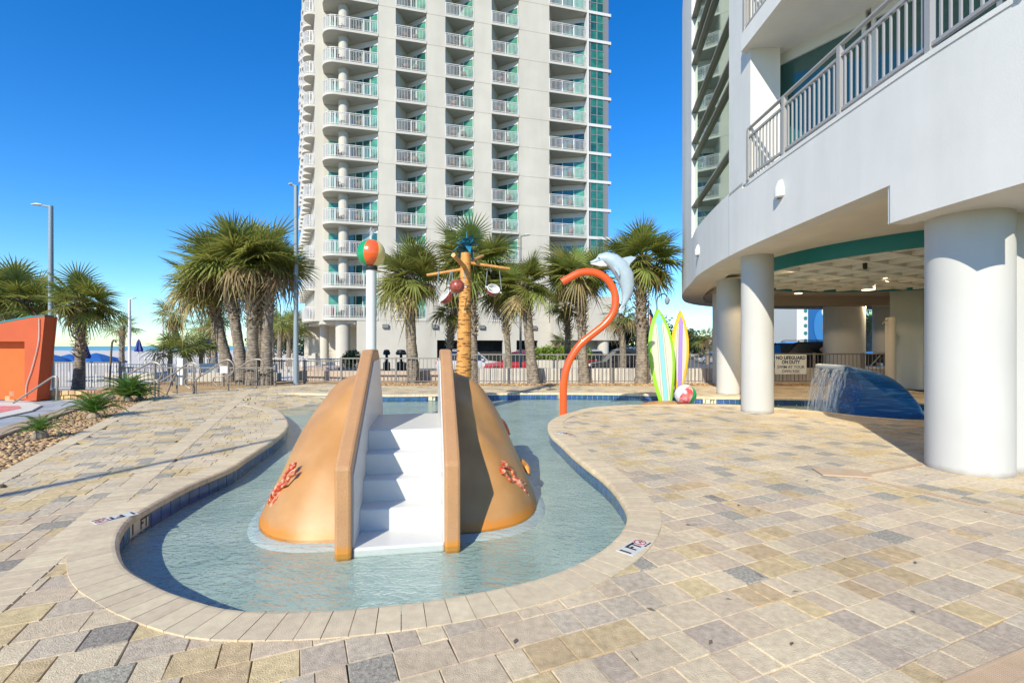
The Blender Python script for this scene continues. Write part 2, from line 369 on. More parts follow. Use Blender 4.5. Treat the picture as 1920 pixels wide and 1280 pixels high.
area = sum(OUT[i].x*OUT[(i+1) % NO].y-OUT[(i+1) % NO].x*OUT[i].y for i in range(NO))/2
sgn = 1 if area > 0 else -1
NRM = []
for i in range(NO):
    t = (OUT[(i+2) % NO]-OUT[i-2]).normalized(); NRM.append(Vector((t.y, -t.x))*sgn)   # outward
NA = np.array([(p.x, p.y) for p in NRM])
def inside(x, y):
    xj = np.roll(OA[:, 0], -1); yj = np.roll(OA[:, 1], -1)
    c = ((OA[:, 1] > y) != (yj > y)) & (x < (xj-OA[:, 0])*(y-OA[:, 1])/(yj-OA[:, 1]+1e-12)+OA[:, 0])
    return bool(c.sum() % 2)
RP0 = Vector((-6.95, 13.2)); RD = Vector((.88, -.30)).normalized()
def ramp_d(x, y): return (Vector((x, y))-RP0).dot(RD)
def is_ramp(x, y): return y > 11.2 and x < -3.6 and ramp_d(x, y) < 2.9
def is_flush(i):
    p = OUT[i]; return p.x < -6.0 and 11.45 < p.y < 14.1 
WZ = -.15; FZ = -.205

# pool shell: floor, walls
mb = MB(); fl = []
mb.prism([(p.x, p.y) for p in OUT], FZ-.1, FZ)
pool_floor = tag(mb.build('pool_floor', M['plaster']), kind='structure')
mb = MB()
for i in range(NO):
    a, b = OUT[i], OUT[(i+1) % NO]; a = a+NRM[i]*.015; b = b+NRM[(i+1) % NO]*.015
    mb.add([(a.x, a.y, FZ-.05), (b.x, b.y, FZ-.05), (b.x, b.y, -.05), (a.x, a.y, -.05)], [(0, 1, 2, 3)])
pool_wall = tag(mb.build('pool_wall', M['plaster']), kind='structure')
ORG[pool_wall.name] = (0, 0, 0)
tl = MB(); tl.box(-.0715, .0715, -.008, .008, -.075, .075); tile_me = tl.mesh('tile', M['tile'])
# tiles
step = .152; per = spline([(p.x, p.y, 0) for p in OUT[::3]], step, closed=True); npr = len(per); tl_n = 0
for i in range(npr):
    a, b = per[i], per[(i+1) % npr]; c = (a+b)/2
    if c.x < -4.4 and c.y > 11.4: continue
    d = (b-a); ang = math.atan2(d.y, d.x); n2 = Vector((d.y, -d.x, 0)).normalized()*sgn
    # right bank lettering tiles are left free
    o = inst('tile', tile_me, pool_wall, (c.x+n2.x*.008, c.y+n2.y*.008, -.127), (0, 0, ang)); tl_n += 1
# water surface
mb = MB(); mb.add([(p.x+n.x*.01, p.y+n.y*.01, WZ) for p, n in zip(OUT, NRM)], [tuple(range(NO)) if area > 0 else tuple(range(NO-1, -1, -1))])
tag(mb.build('pool_water', M['pool_water']), kind='structure')

# coping bricks
CW = .245
coping = tag(bpy.data.objects.new('pool_coping', None), kind='structure'); COL.objects.link(coping); ORG['pool_coping'] = (0, 0, 0)
bricks = []
for i in range(NO):
    if is_flush(i): continue
    a, b = OUT[i], OUT[(i+1) % NO]; na, nb = NRM[i], NRM[(i+1) % NO]; t = (b-a).normalized()*.0022
    ai, bi = a+t, b-t; ao = a+na*CW+t; bo = b+nb*CW-t
    if (bo-ao).dot(b-a) <= 0.002: bo = ao+(b-a).normalized()*.01
    prof = [(-.022, -.055), (-.026, -.030), (-.018, -.008), (0, .004), (.02, .007)]   # bullnose towards the water
    zj = random.uniform(-.0012, .0012); vs = []; 
    for k, (q, na_, ) in enumerate(((ai, na), (bi, nb))):
        for d, z in prof: vs.append((q.x+na_.x*d, q.y+na_.y*d, z+zj))
        qo = (ao if k == 0 else bo); vs.append((qo.x, qo.y, .007+zj)); vs.append((qo.x, qo.y, -.055))
    n1 = 7
    fs = [tuple(range(n1-1, -1, -1)), tuple(range(n1, 2*n1))]+[(j, j+1, n1+j+1, n1+j) for j in range(n1-1)]+[(n1-1, 0, n1, 2*n1-1)]
    bricks.append(((a-Vector((0, 0))).length, vs, fs))
order = sorted(range(len(bricks)), key=lambda k: bricks[k][0]); big = set(order[:300])
rest = MB()
for k, (d, vs, fs) in enumerate(bricks):
    if sgn < 0: fs = [tuple(reversed(f)) for f in fs]
    if k in big:
        m1 = MB(); c = vs[4]; m1.add([(x-c[0], y-c[1], z) for x, y, z in vs], fs)
        inst('coping_brick', m1.mesh('coping_brick', M['coping']), coping, (c[0], c[1], 0))
    else: rest.add(vs, fs)
if rest.v: tag(rest.build('coping_bricks', M['coping'], coping), kind='stuff')

# ------------------------------------------------------------------ ground far and near
def ground(name, x0, x1, y0, y1, z, m):
    b = MB(); b.add([(x0, y0, z), (x1, y0, z), (x1, y1, z), (x0, y1, z)], [(0, 1, 2, 3)]); return tag(b.build(name, m), kind='structure')
def sea_mat():
    m = mat('sea_water', (.005, .13, .20), .25, col2=(.01, .20, .26), scale=.02, bump=.3, bscale=.8); return m
ground('sea', -3000, 3000, 150, 4500, -2.0, sea_mat())
ground('beach_sand', -600, -12, 19.2, 235, -.9, M['beach'])
ground('parking_ground', -12, 300, 18.4, 420, -.62, M['asphalt'])
mb = MB(); mb.box(8.5, 26, 18.7, 28.5, -.61, -.30); tag(mb.build('driveway', M['asphalt']), kind='structure')
ground('lower_deck', -40, -5.2, 1, 19.2, -.30, M['lower_deck'])
# surf lines
mb = MB()
for k, (yy, ww) in enumerate(((228, 3.), (216, 1.6), (240, 2.))):
    pts = []
    for i in range(61):
        x = -560+i*9.; pts.append((x, yy+4*math.sin(i*.7+k)+3*math.sin(i*1.9)))
    for (xa, ya), (xb, yb) in zip(pts, pts[1:]): mb.add([(xa, ya, -.86), (xb, yb, -.86), (xb, yb+ww, -.86), (xa, ya+ww, -.86)], [(0, 1, 2, 3)])
tag(mb.build('surf_foam', M['white']), kind='stuff')
# bed under the pavers, with the pool left open: a strip mesh from the outline outward
mb = MB(); ctr = []
def band(o1, o2, z):
    for i in range(NO):
        j = (i+1) % NO; a = OUT[i]+NRM[i]*o1; b = OUT[j]+NRM[j]*o1; c = OUT[j]+NRM[j]*o2; d = OUT[i]+NRM[i]*o2
        mb.add([(a.x, a.y, z), (b.x, b.y, z), (c.x, c.y, z), (d.x, d.y, z)], [(0, 1, 2, 3) if sgn > 0 else (3, 2, 1, 0)])
band(.02, .34, -.06)
step = .25
for ix in range(int(26/step)):
    for iy in range(int(17.2/step)):
        x = -12.2+ix*step; y = .3+iy*step; cx, cy = x+step/2, y+step/2
        if abs(cx) > cy*1.2+3: continue
        if cx < -5.11-(cy-4.79)*.54-.15: continue
        dd = np.min((OA[:, 0]-cx)**2+(OA[:, 1]-cy)**2)
        if dd < .2**2 or inside(cx, cy): continue
        mb.add([(x, y, -.062), (x+step, y, -.062), (x+step, y+step, -.062), (x, y+step, -.062)], [(0, 1, 2, 3)])
tag(mb.build('deck_bed', M['grout']), kind='structure')

# ------------------------------------------------------------------ pavers
Aax = Vector((-.398, .917)); Bax = Vector((.917, .398)); ANG = math.atan2(Bax.y, Bax.x)
deck = tag(bpy.data.objects.new('paver_deck', None), kind='structure'); COL.objects.link(deck); ORG['paver_deck'] = (0, 0, 0)
def pav_geo(poly, z0, out, mi, ch=.0030, gap=.0016):
    poly = [p+Vector((random.gauss(0, .0016), random.gauss(0, .0016))) for p in poly]
    n = len(poly); c = sum(poly, Vector((0, 0)))/n
    def shr(d):
        r = []
        for p in poly:
            v = p-c; L = max(v.length, .02); r.append(c+v*max(.2, (L-d)/L))
        return r
    zf = z0 if callable(z0) else (lambda x, y: z0)
    a = shr(gap*1.4); b = shr((gap+ch)*1.3)
    vs = [(p.x, p.y, zf(p.x, p.y)-.055) for p in a]+[(p.x, p.y, zf(p.x, p.y)-.006) for p in a]+[(p.x, p.y, zf(p.x, p.y)) for p in b]
    fs = [tuple(range(2*n, 3*n))]
    for i in range(n):
        j = (i+1) % n; fs += [(i, j, n+j, n+i), (n+i, n+j, 2*n+j, 2*n+i)]
    out.add(vs, fs, mi)
def clip(poly, q, n, d):
    out = []; m = len(poly)
    for i in range(m):
        a, b = poly[i], poly[(i+1) % m]; da = (a-q).dot(n)-d; db = (b-q).dot(n)-d
        if da >= 0: out.append(a)
        if (da >= 0) != (db >= 0): out.append(a.lerp(b, da/(da-db)))
    return out
# straight soldier bands (cream), lying along A: (centre b-coordinate, a from, a to)
def bcoord(x, y): return Vector((x, y)).dot(Bax)
def acoord(x, y): return Vector((x, y)).dot(Aax)
MIDB = bcoord(-3.28, 3.62)
PW = .196; cells = []
a0, a1 = -6, 21
row = 0; a = a0
while a < a1:
    b = -16 + random.uniform(0, .2)
    while b < 20:
        ln = random.choice((.13, .196, .196, .262, .262, .13))
        c = Aax*(a+PW/2)+Bax*(b+ln/2); x, y = c.x, c.y
        ok = .9 < y < 17.7 and abs(x) < y*1.13+1.2 and x < 12.5
        if ok and x > -5.6 and y > 16.75: ok = False
        lim = -5.11-(y-4.79)*.54
        if ok and x < lim-.03: ok = False
        if ok and x < -10.2+max(0, y-14)*.55: ok = False
        if ok and abs(b+ln/2-MIDB) < .03 and a < acoord(-8.3, 15.9) : ok = False
        if ok:
            d2 = (OA[:, 0]-x)**2+(OA[:, 1]-y)**2; k = int(np.argmin(d2)); dmin = math.sqrt(d2[k])
            ins = inside(x, y); rmp = ins and is_ramp(x, y)
            if (not ins) or rmp or dmin < .2:
                poly = [Aax*a+Bax*b, Aax*a+Bax*(b+ln), Aax*(a+PW)+Bax*(b+ln), Aax*(a+PW)+Bax*b]
                full = True
                if dmin < .40 and not rmp and not is_flush(k):
                    p2 = clip(poly, OUT[k], NRM[k], .10); full = len(p2) == 4 and all((u-v).length < 1e-6 for u, v in zip(p2, poly)); poly = p2
                elif ins and not rmp: poly = []
                if rmp and dmin < .16 and not is_flush(k): pass
                if len(poly) >= 3:
                    r = random.random(); far = min(1, max(0, (y-5)/8))
                    mi = 0 if r < .48 else 1 if r < .64 else 2 if r < .90 else 3
                    if x < -2.2 and y < 14: mi = 0 if r < .40 else 1 if r < .66 else 2 if r < .86 else 3
                    vis = y > 1.95 and abs(x) < y*1.07
                    cells.append((c.length if vis and not rmp else 99, poly, mi, full, ln, rmp))
        b += ln
    a += PW
cells.sort(key=lambda t: t[0])
cache = {}
rest = MB(); n_obj = 0
RZ = lambda x, y: -.002-max(0, ramp_d(x, y)+.35)*.070
for d, poly, mi, full, ln, rmp in cells:
    zj = random.uniform(-.0025, .0015)
    if n_obj < 300 and d < 90:
        n_obj += 1
        c = sum(poly, Vector((0, 0)))/len(poly)
        if full:
            key = (ln, mi, random.randrange(4))
            if key not in cache:
                m1 = MB(); h = PW/2; g = ln/2
                pav_geo([Vector((-g, -h)), Vector((g, -h)), Vector((g, h)), Vector((-g, h))], 0, m1, 0, ch=.0038)
                cache[key] = m1.mesh('paver', PAV[mi])
            inst('paver', cache[key], deck, (c.x, c.y, zj), (random.gauss(0, .004), random.gauss(0, .004), ANG+random.gauss(0, .006)))
        else:
            m1 = MB(); pav_geo([p-c for p in poly], 0, m1, 0); inst('paver', m1.mesh('paver', PAV[mi]), deck, (c.x, c.y, zj))
    else:
        pav_geo(poly, RZ if rmp else zj, rest, mi)
tag(rest.build('pavers', PAV, deck), kind='stuff')
# soldier bands
bandp = tag(bpy.data.objects.new('soldier_course', None), kind='structure'); COL.objects.link(bandp); ORG['soldier_course'] = (0, 0, 0)
mbr = MB(); hw = .1175; pav_geo([Vector((-.048, -hw)), Vector((.048, -hw)), Vector((.048, hw)), Vector((-.048, hw))], 0, mbr, 0, ch=.004)
sol_me = mbr.mesh('border_brick', M['coping'])
def course(p0, p1, name_parent):
    p0 = Vector(p0); p1 = Vector(p1); L = (p1-p0).length; d = (p1-p0)/L; n = int(L/.1); ang = math.atan2(d.y, d.x)
    for i in range(n):
        p = p0+d*(i+.5)*.1; x, y = p
        d2 = (OA[:, 0]-x)**2+(OA[:, 1]-y)**2; k = int(np.argmin(d2)); ins = inside(x, y)
        if ins and not is_ramp(x, y): continue
        if not ins and d2[k] < .20**2 and not is_flush(k): continue
        z = .003+random.uniform(-.001, .001)
        if ins: z = RZ(x, y)+.004
        inst('border_brick', sol_me, name_parent, (x, y, z), (0, 0, ang+random.gauss(0, .004)))
pm = Bax*MIDB
course(pm+Aax*acoord(-2.6, 1.9), pm+Aax*acoord(-8.3, 15.9), bandp)
bn = Vector((-.88, -.475))
course(Vector((-3.4, 1.62))+bn*.13, Vector((-10.05, 13.93))+bn*.13, bandp)

# ------------------------------------------------------------------ beds, kerbs
bed = [(-3.9, 1.9), (-5.36, 4.67), (-9.7, 12.74), (-10.6, 13.9), (-11.0, 13.3), (-9.3, 10.0), (-7.6, 6.9), (-6.0, 4.3), (-4.6, 1.9)]
mb = MB(); mb.prism(bed, -.3, -.045); tag(mb.build('gravel_bed', M['gravel_base']), kind='structure')
cb = thing('kerb', 'low tan concrete kerb edging the gravel bed beside the lower deck', 'kerb', (-8.5, 9, -.3))
ky = [(-4.35, 1.6), (-6.2, 4.6), (-7.5, 6.75), (-8.5, 8.6), (-9.3, 10.1), (-10.0, 11.6), (-10.7, 12.9), (-11.6, 14.0)]
for (xa, ya), (xb, yb) in zip(ky, ky[1:]):
    d = Vector((xb-xa, yb-ya)); n2 = Vector((-d.y, d.x)).normalized()*.34; L = d.length; t = d/L*.004
    m1 = MB(); m1.prism([(xa+t.x, ya+t.y), (xb-t.x, yb-t.y), (xb-t.x+n2.x, yb-t.y+n2.y), (xa+t.x+n2.x, ya+t.y+n2.y)], -.3, .03); m1.build('kerb_block', M['curb'], cb, bevel=.02)
def stones(name, poly, n, z, rr, m, hump=0):
    P2 = np.array(poly); mn = P2.min(0); mx = P2.max(0)
    def inp(x, y):
        xj = np.roll(P2[:, 0], -1); yj = np.roll(P2[:, 1], -1)
        c = ((P2[:, 1] > y) != (yj > y)) & (x < (xj-P2[:, 0])*(y-P2[:, 1])/(yj-P2[:, 1]+1e-12)+P2[:, 0]); return c.sum() % 2
    base = []; ph = (1+5**.5)/2
    ico = np.array([(-1, ph, 0), (1, ph, 0), (-1, -ph, 0), (1, -ph, 0), (0, -1, ph), (0, 1, ph), (0, -1, -ph), (0, 1, -ph), (ph, 0, -1), (ph, 0, 1), (-ph, 0, -1), (-ph, 0, 1)])/1.9
    tri = [(0,11,5),(0,5,1),(0,1,7),(0,7,10),(0,10,11),(1,5,9),(5,11,4),(11,10,2),(10,7,6),(7,1,8),(3,9,4),(3,4,2),(3,2,6),(3,6,8),(3,8,9),(4,9,5),(2,4,11),(6,2,10),(8,6,7),(9,8,1)]
    tri = np.array(tri); V = []; T = []; k = 0
    while k < n:
        x = rng.uniform(mn[0], mx[0]); y = rng.uniform(mn[1], mx[1])
        if not inp(x, y): continue
        s = rr*rng.uniform(.6, 1.5); a = rng.uniform(0, 6.28); q = ico*np.array([s*1.3, s*.9, s*.55])*(1+rng.uniform(-.15, .15, (12, 3)))
        ca, sa = math.cos(a), math.sin(a); q = np.stack([q[:, 0]*ca-q[:, 1]*sa, q[:, 0]*sa+q[:, 1]*ca, q[:, 2]], 1)
        q += np.array([x, y, z+rng.uniform(0, rr*1.1)]); V.append(q); T.append(tri+12*k); k += 1
    V = np.concatenate(V); T = np.concatenate(T); me = bpy.data.meshes.new(name)
    me.from_pydata(V.tolist(), [], T.tolist()); me.materials.append(m); me.polygons.foreach_set('use_smooth', [True]*len(me.polygons)); me.update()
    o = bpy.data.objects.new(name, me); COL.objects.link(o); return tag(o, kind='stuff')
M['stone_pale'] = mat('tan_gravel', (.62, .46, .26), .8, col2=(.34, .21, .10), scale=17, lo=.4, hi=.62)
def fine(c1, c2):  # per stone tint by a coarse cell pattern
    m = mat('mixed_gravel', c1, .75); n = m.node_tree.nodes; l = m.node_tree.links
    g = n.new('ShaderNodeNewGeometry'); r = n.new('ShaderNodeValToRGB'); e = r.color_ramp.elements
    e[0].color = (*c1, 1); e[1].color = (*c2, 1); x = e.new(.45); x.color = (.42, .25, .10, 1); x = e.new(.75); x.color = (.30, .20, .13, 1)
    l.new(g.outputs['Random Per Island'], r.inputs['Fac']); l.new(r.outputs[0], n['Principled BSDF'].inputs['Base Color']); return m
M['mixed'] = fine((.60, .42, .22), (.16, .10, .06))
stones('river_gravel', bed, 9500, -.04, .024, M['mixed'])
# mulch strip in front of the fence
mb = MB(); mb.box(-5.4, 14.5, 16.72, 18.6, -.1, .005)
tag(mb.build('mulch_bed', M['mulch']), kind='structure')
stones('mulch_chips', [(-5.3, 16.75), (14, 16.75), (14, 17.6), (-5.3, 17.6)], 3800, .005, .028, M['mixed'])
mb = MB(); mb.prism([(-13.5, 15.6), (-9.9, 14.4), (-9.4, 15.4), (-8.9, 16.6), (-5.6, 17.7), (-5.4, 18.9), (-13.5, 18.9)], -.3, -.0)
tag(mb.build('palm_bed', M['mulch']), kind='structure')
# tan block edging of the palm beds
be = thing('block_edging', 'row of tan concrete blocks edging the palm bed by the steps', 'edging', (-12, 15, -.3), group=None)
bm1 = MB(); bm1.box(-.14, .14, -.1, .1, -.07, .07); blk = bm1.mesh('edging_block', mat('tan_block', (.50, .29, .15), .9, var=.2, scale=5, rnd=.25, bump=.4, bscale=60))
for r_ in range(2):
    for i in range(34):
        t = i/33; x = -15.6+t*6.3+(.14 if r_ else 0); y = 15.0+.35*math.sin(t*3)
        inst('edging_block', blk, be, (x+12, y-15, .07+r_*.145), (0, 0, random.gauss(0, .03)))

# ------------------------------------------------------------------ "1 FT" deck markings
def marking(px, py, ang, w_, h_, label, flip=False, txt='1 FT', octa=True, rev=False):
    x, y = G(px, py); t = thing('depth_marker', label, 'depth marker', (x, y, .009), ang, local=True)
    m1 = MB(); m1.box(-w_/2, w_/2, -h_/2, h_/2, -.002, .0015); m1.build('plate', M['plate'], t)
    me = text_mesh(txt, h_*.86, .0008, 1.05, .0035); me.materials.append(M['black'])
    inst('lettering', me, t, (-w_*.16, 0, .0028), (0, 0, 0), (.9, 1, 1))
    if octa:
        m1 = MB(); r1, r2 = h_*.36, h_*.28; n = 8
        vs = [(r1*math.cos(R(22.5+45*k)), r1*math.sin(R(22.5+45*k)), .0032) for k in range(8)]+[(r2*math.cos(R(22.5+45*k)), r2*math.sin(R(22.5+45*k)), .0032) for k in range(8)]
        m1.add(vs, [(k, (k+1) % 8, 8+(k+1) % 8, 8+k) for k in range(8)])
        m1.T = Matrix.Rotation(R(45), 4, 'Z'); m1.box(-r2, r2, -.003, .003, .0028, .0034); m1.T = None
        o = m1.build('no_diving_symbol', M['red'], t); o.location = (w_*.32, h_*.06, 0)
        m1 = MB(); m1.box(-.012, .03, -.004, .004, .0026, .0030); m1.box(.012, .018, -.022, .018, .0026, .0030); o = m1.build('diver', M['black'], t); o.location = (w_*.32, h_*.06, 0)
        me = text_mesh('NO DIVING', h_*.13, .0008, 1., .0006); me.materials.append(M['black']); inst('small_lettering', me, t, (w_*.32, -h_*.40, .0028))
    return t
marking(1190, 1027, R(47), .28, .13, 'white 1 FT no diving plate on the right front coping')
marking(216, 972, R(-122), .28, .13, 'white 1 FT no diving plate on the left coping')
marking(522, 787, R(55), .30, .15, 'small worn white depth plate on the tip of the left coping', txt='1 FT')
marking(1058, 813, R(-50), .30, .15, 'small worn white depth plate near the tip of the right coping')
def wall_marker(px, py, label, w_=.30, dz=0):
    x, y = G(px, py); d2 = (OA[:, 0]-x)**2+(OA[:, 1]-y)**2; k = int(np.argmin(d2)); p = OUT[k]; n2 = NRM[k]
    ang = math.atan2(n2.y, n2.x)-math.pi/2     # text faces the water
    t = thing('waterline_marker', label, 'depth marker', (p.x-n2.x*.004, p.y-n2.y*.004, -.112), ang, local=True)
    m1 = MB(); m1.box(-w_/2, w_/2, -.004, .012, -.06, .058); m1.build('plate', mat('marker_tile', (.62, .55, .40), .4), t)
    me = text_mesh('1  FT', .12, .0008, 1.1, .003); me.materials.append(M['black']); inst('lettering', me, t, (0, -.0055, -.004), (R(90), 0, 0))
wall_marker(262, 958, 'cream waterline tile reading 1 FT under the left coping')
wall_marker(1333, 744, 'white waterline tile reading 1 FT on the far pool wall beside the beach ball', .34)
wall_marker(1057, 737, 'small white waterline tile on the far pool wall behind the orange pipe', .26)
wall_marker(812, 739, 'small white waterline tile on the far pool wall behind the slide', .2)
m1 = MB(); x, y = G(1168, 938); d2 = (OA[:, 0]-x)**2+(OA[:, 1]-y)**2; k = int(np.argmin(d2)); p = OUT[k]; n2 = NRM[k]

# ------------------------------------------------------------------ drains
def strip(name, label, p0, p1, w_, z=.004, slats=True):
    p0 = Vector(p0); p1 = Vector(p1); d = p1-p0; L = d.length; ang = math.atan2(d.y, d.x)
    t = thing(name, label, 'drain', (p0.x, p0.y, z), ang, local=True)
    m1 = MB(); m1.box(0, L, -w_/2, w_/2, -.03, -.001); m1.build('channel', M['groove'], t)
    m1 = MB(); m1.box(0, L, -w_/2, -w_/2+.012, -.02, .004); m1.box(0, L, w_/2-.012, w_/2, -.02, .004)
    if slats:
        n = int(L/.016)
        for i in range(n): m1.box(i*.016, i*.016+.010, -w_/2+.012, w_/2-.012, -.01, .003)
    else: m1.box(0, L, -w_/2+.014, w_/2-.014, -.01, .003)
    m1.build('grate', M['tan_drain'], t)
strip('trench_drain', 'narrow tan trench drain running to the right from the square cover', G(1618, 898), G(1990, 979), .05)
strip('trench_drain', 'short tan drain strip from the square cover towards the near column', G(1600, 893), G(1738, 868), .05, slats=False)
strip('trench_drain', 'wide slatted tan trench drain in the bottom right corner', G(1800, 1300), G(2010, 1205), .12)
x, y = G(1578, 888); t = single('drain_cover', MB().box(-.24, .24, -.15, .15, 0, .018), M['tan_drain'], 'square tan plastic drain cover lying on the pavers', 'cover', (0, 0, 0), bevel=.004); t.location = (x, y, .002); t.rotation_euler = (0, 0, R(-12))

# dry leaf litter on the pavers
m1 = MB(); rs = random.Random(21)
for k in range(70):
    y = rs.uniform(2.1, 8.5); x = rs.uniform(-.1, 1.05)*y
    if inside(x, y) or np.min((OA[:, 0]-x)**2+(OA[:, 1]-y)**2) < .1 or x > 4.6: continue
    a = rs.uniform(0, 6.28); L_ = rs.uniform(.008, .026); d = Vector((math.cos(a), math.sin(a), 0)); q = Vector((-d.y, d.x, 0))*L_*.4; c = Vector((x, y, .004))
    m1.add([c-d*L_, c+q+Vector((0, 0, .006)), c+d*L_+Vector((0, 0, .003)), c-q+Vector((0, 0, .002))], [(0, 3, 2, 1)])
    if rs.random() < .3: m1.tube([c, c+d*L_*3+Vector((0, 0, .01))], .0015, 4)
tag(m1.build('leaf_litter', M['bark']), kind='stuff')
# ------------------------------------------------------------------ slide
SL = thing('pool_slide', 'sand coloured slide mound with white steps standing in the wading pool', 'slide', (-.87, 3.70, FZ), math.atan2(.17, .985), local=True)
def zz(z): return z-FZ
# steps
def stepbox(s0, s1, z0, z1): return MB().box(-.345, .345, s0, s1, zz(z0), zz(z1))
tr = [(-.02, .31, -.13), (.31, .51, .05), (.51, .70, .235), (.70, .88, .42), (.88, 1.72, .605)]
for s0, s1, z1 in tr: stepbox(s0, s1+.25, FZ, z1).build('step', M['white_plastic'], SL, bevel=.014)
# slide chute going down behind
m1 = MB(); pr = []
for k in range(10):
    t_ = k/9; pr.append((1.7+t_*1.8, .60-.80*(t_*t_*(3-2*t_))))
for (sa, za), (sb, zb) in zip(pr, pr[1:]):
    m1.add([(-.345, sa, zz(za)), (.345, sa, zz(za)), (.345, sb, zz(zb)), (-.345, sb, zz(zb))], [(0, 1, 2, 3)])
m1.build('chute', M['white_plastic'], SL, smooth=True)
# rails: profile in (s,z)
rp = [(-.06, FZ), (-.06, .49), (.10, .60), (1.30, 1.30), (1.42, 1.355), (1.88, 1.36), (2.02, 1.28), (2.30, .85), (2.60, .35), (3.4, -.05), (3.4, FZ)]
for sd_ in (-1, 1):
    t0, t1 = sorted((sd_*.345, sd_*.468)); m1 = MB(); n = len(rp)
    m1.add([(t0, s, zz(z)) for s, z in rp]+[(t1, s, zz(z)) for s, z in rp], [tuple(range(n)), tuple(range(2*n-1, n-1, -1))]+[(i, n+i, n+(i+1) % n, (i+1) % n) for i in range(n)])
    m1.build('side_rail', M['rail_plastic'], SL, bevel=.022)
    # white inner lining, inset from the edge
    t0, t1 = sorted((sd_*.335, sd_*.3455)); m1 = MB()
    q = [(.0, FZ), (.0, .42), (1.36, 1.24), (1.86, 1.25), (1.95, 1.18), (2.22, .80), (2.5, .3), (3.3, -.1), (3.3, FZ)]; n = len(q)
    m1.add([(t0, s, zz(z)) for s, z in q]+[(t1, s, zz(z)) for s, z in q], [tuple(range(n)), tuple(range(2*n-1, n-1, -1))]+[(i, n+i, n+(i+1) % n, (i+1) % n) for i in range(n)])
    m1.build('inner_lining', M['white_plastic'], SL)
# mounds
def bumpy(s, t):
    return (.035*math.sin(3.1*s+1.3*t+.5)*math.sin(2.7*t-1.1*s+1)+.022*math.sin(6.3*s-2*t)*math.sin(5.1*t+s+2)+.012*math.sin(11*s+4*t)*math.sin(9*t-3*s))
for sd_ in (-1, 1):
    m1 = MB(); NT, NR_ = 44, 22; vs = []
    cs = 1.72; L1, L2, Wd = 1.50, 1.75, 1.34
    for j in range(NR_+1):
        r = (j/NR_)**.75
        for i in range(NT+1):
            a = -math.pi/2+math.pi*i/NT            # from front to back
            p = 2+1.1*r; ca, sa = abs(math.cos(a)), abs(math.sin(a))
            rad = r/((ca**p+sa**p)**(1/p)); Ls = L1 if a < 0 else L2
            tt = .40+(Wd-.40)*rad*ca; ss = cs+Ls*rad*(1 if a > 0 else -1)*sa
            h = -.17+1.28*(1-r**2.0); edge = max(0, (r-.82)/.18)
            h += bumpy(ss, tt*sd_)*(3.4*(1-r)*r*2+.3)
            vs.append((tt*sd_, ss, zz(h)))
    # skirt
    fs = []
    for j in range(NR_):
        for i in range(NT):
            a = j*(NT+1)+i; q = (a, a+1, a+NT+2, a+NT+1); fs.append(q if sd_ < 0 else tuple(reversed(q)))
    m1.add(vs, fs); m1.build('mound', M['sand_plastic'], SL, smooth='all')
    # pale foot of the mound under the water
    m1 = MB(); vs = []
    for i in range(NT+1):
        x, y, z = vs_ = m1 and (0, 0, 0)
    vs = []
    for w_, z in ((.0, zz(-.168)), (.03, zz(-.175)), (.06, zz(-.19)), (.08, 0)):
        for i in range(NT+1):
            a = -math.pi/2+math.pi*i/NT; p = 3.1; ca, sa = abs(math.cos(a)), abs(math.sin(a)); rad = 1/((ca**p+sa**p)**(1/p)); Ls = L1 if a < 0 else L2
            vs.append(((.40+(Wd-.40+w_)*rad*ca)*sd_, cs+(Ls+w_)*rad*(1 if a > 0 else -1)*sa, z))
    fs = []
    for j in range(3):
        for i in range(NT):
            a = j*(NT+1)+i; q = (a, a+1, a+NT+2, a+NT+1); fs.append(q if sd_ < 0 else tuple(reversed(q)))
    m1.add(vs, fs); m1.build('foot_rim', mat('pale_foot_rim', (.46, .50, .49), .6), SL, smooth='all')
def mound_z(s, t):
    t = abs(t); cs = 1.72; Ls = 1.5 if s < cs else 1.75
    u = abs(s-cs)/Ls; v = max(0, (t-.4))/.94; r = (u**2.6+v**2.6)**(1/2.6); return -.17+1.28*(1-min(1, r)**2.0)
# lobsters
def lobster(s, t, rz, parent):
    z = mound_z(s, t); e = .05
    n = Vector((-(mound_z(s, t+e)-mound_z(s, t-e))/(2*e)*(1), -(mound_z(s+e, t)-mound_z(s-e, t))/(2*e), 1)).normalized()
    q = n.to_track_quat('Z', 'Y').to_matrix().to_4x4()
    m1 = MB(); m1.T = Matrix.Translation((t, s, zz(z)+.035)) @ q @ Matrix.Rotation(rz, 4, 'Z') @ Matrix.Scale(1.12, 4)
    m1.tube([(0, -.10, 0), (0, -.05, .012), (0, .02, .015), (0, .06, .008)], [.018, .034, .036, .015], 8, flat=.8)
    for k in range(4): m1.tube([(0, -.10-.022*k, .004), (0, -.118-.022*k, .004)], [.028-.004*k, .022-.004*k], 8)
    for sx in (-1, 1):
        m1.tube([(sx*.02, .03, .01), (sx*.06, .09, .02), (sx*.045, .15, .02)], [.013, .013, .012], 6)
        m1.tube([(sx*.045, .15, .02), (sx*.05, .19, .02), (sx*.04, .235, .018)], [.012, .03, .006], 8, flat=.6)
        m1.tube([(sx*.045, .15, .02), (sx*.02, .19, .02), (sx*.025, .225, .018)], [.010, .014, .004], 6)
        for k in range(3): m1.tube([(sx*.02, -.02-.025*k, 0), (sx*.08, -.05-.035*k, .012), (sx*.09, -.10-.04*k, -.01)], [.008, .008, .004], 5)
    m1.build('lobster_ornament', M['lobster'], parent, smooth=True)
lobster(.74, -1.06, R(-30), SL); lobster(.66, 1.03, R(35), SL)
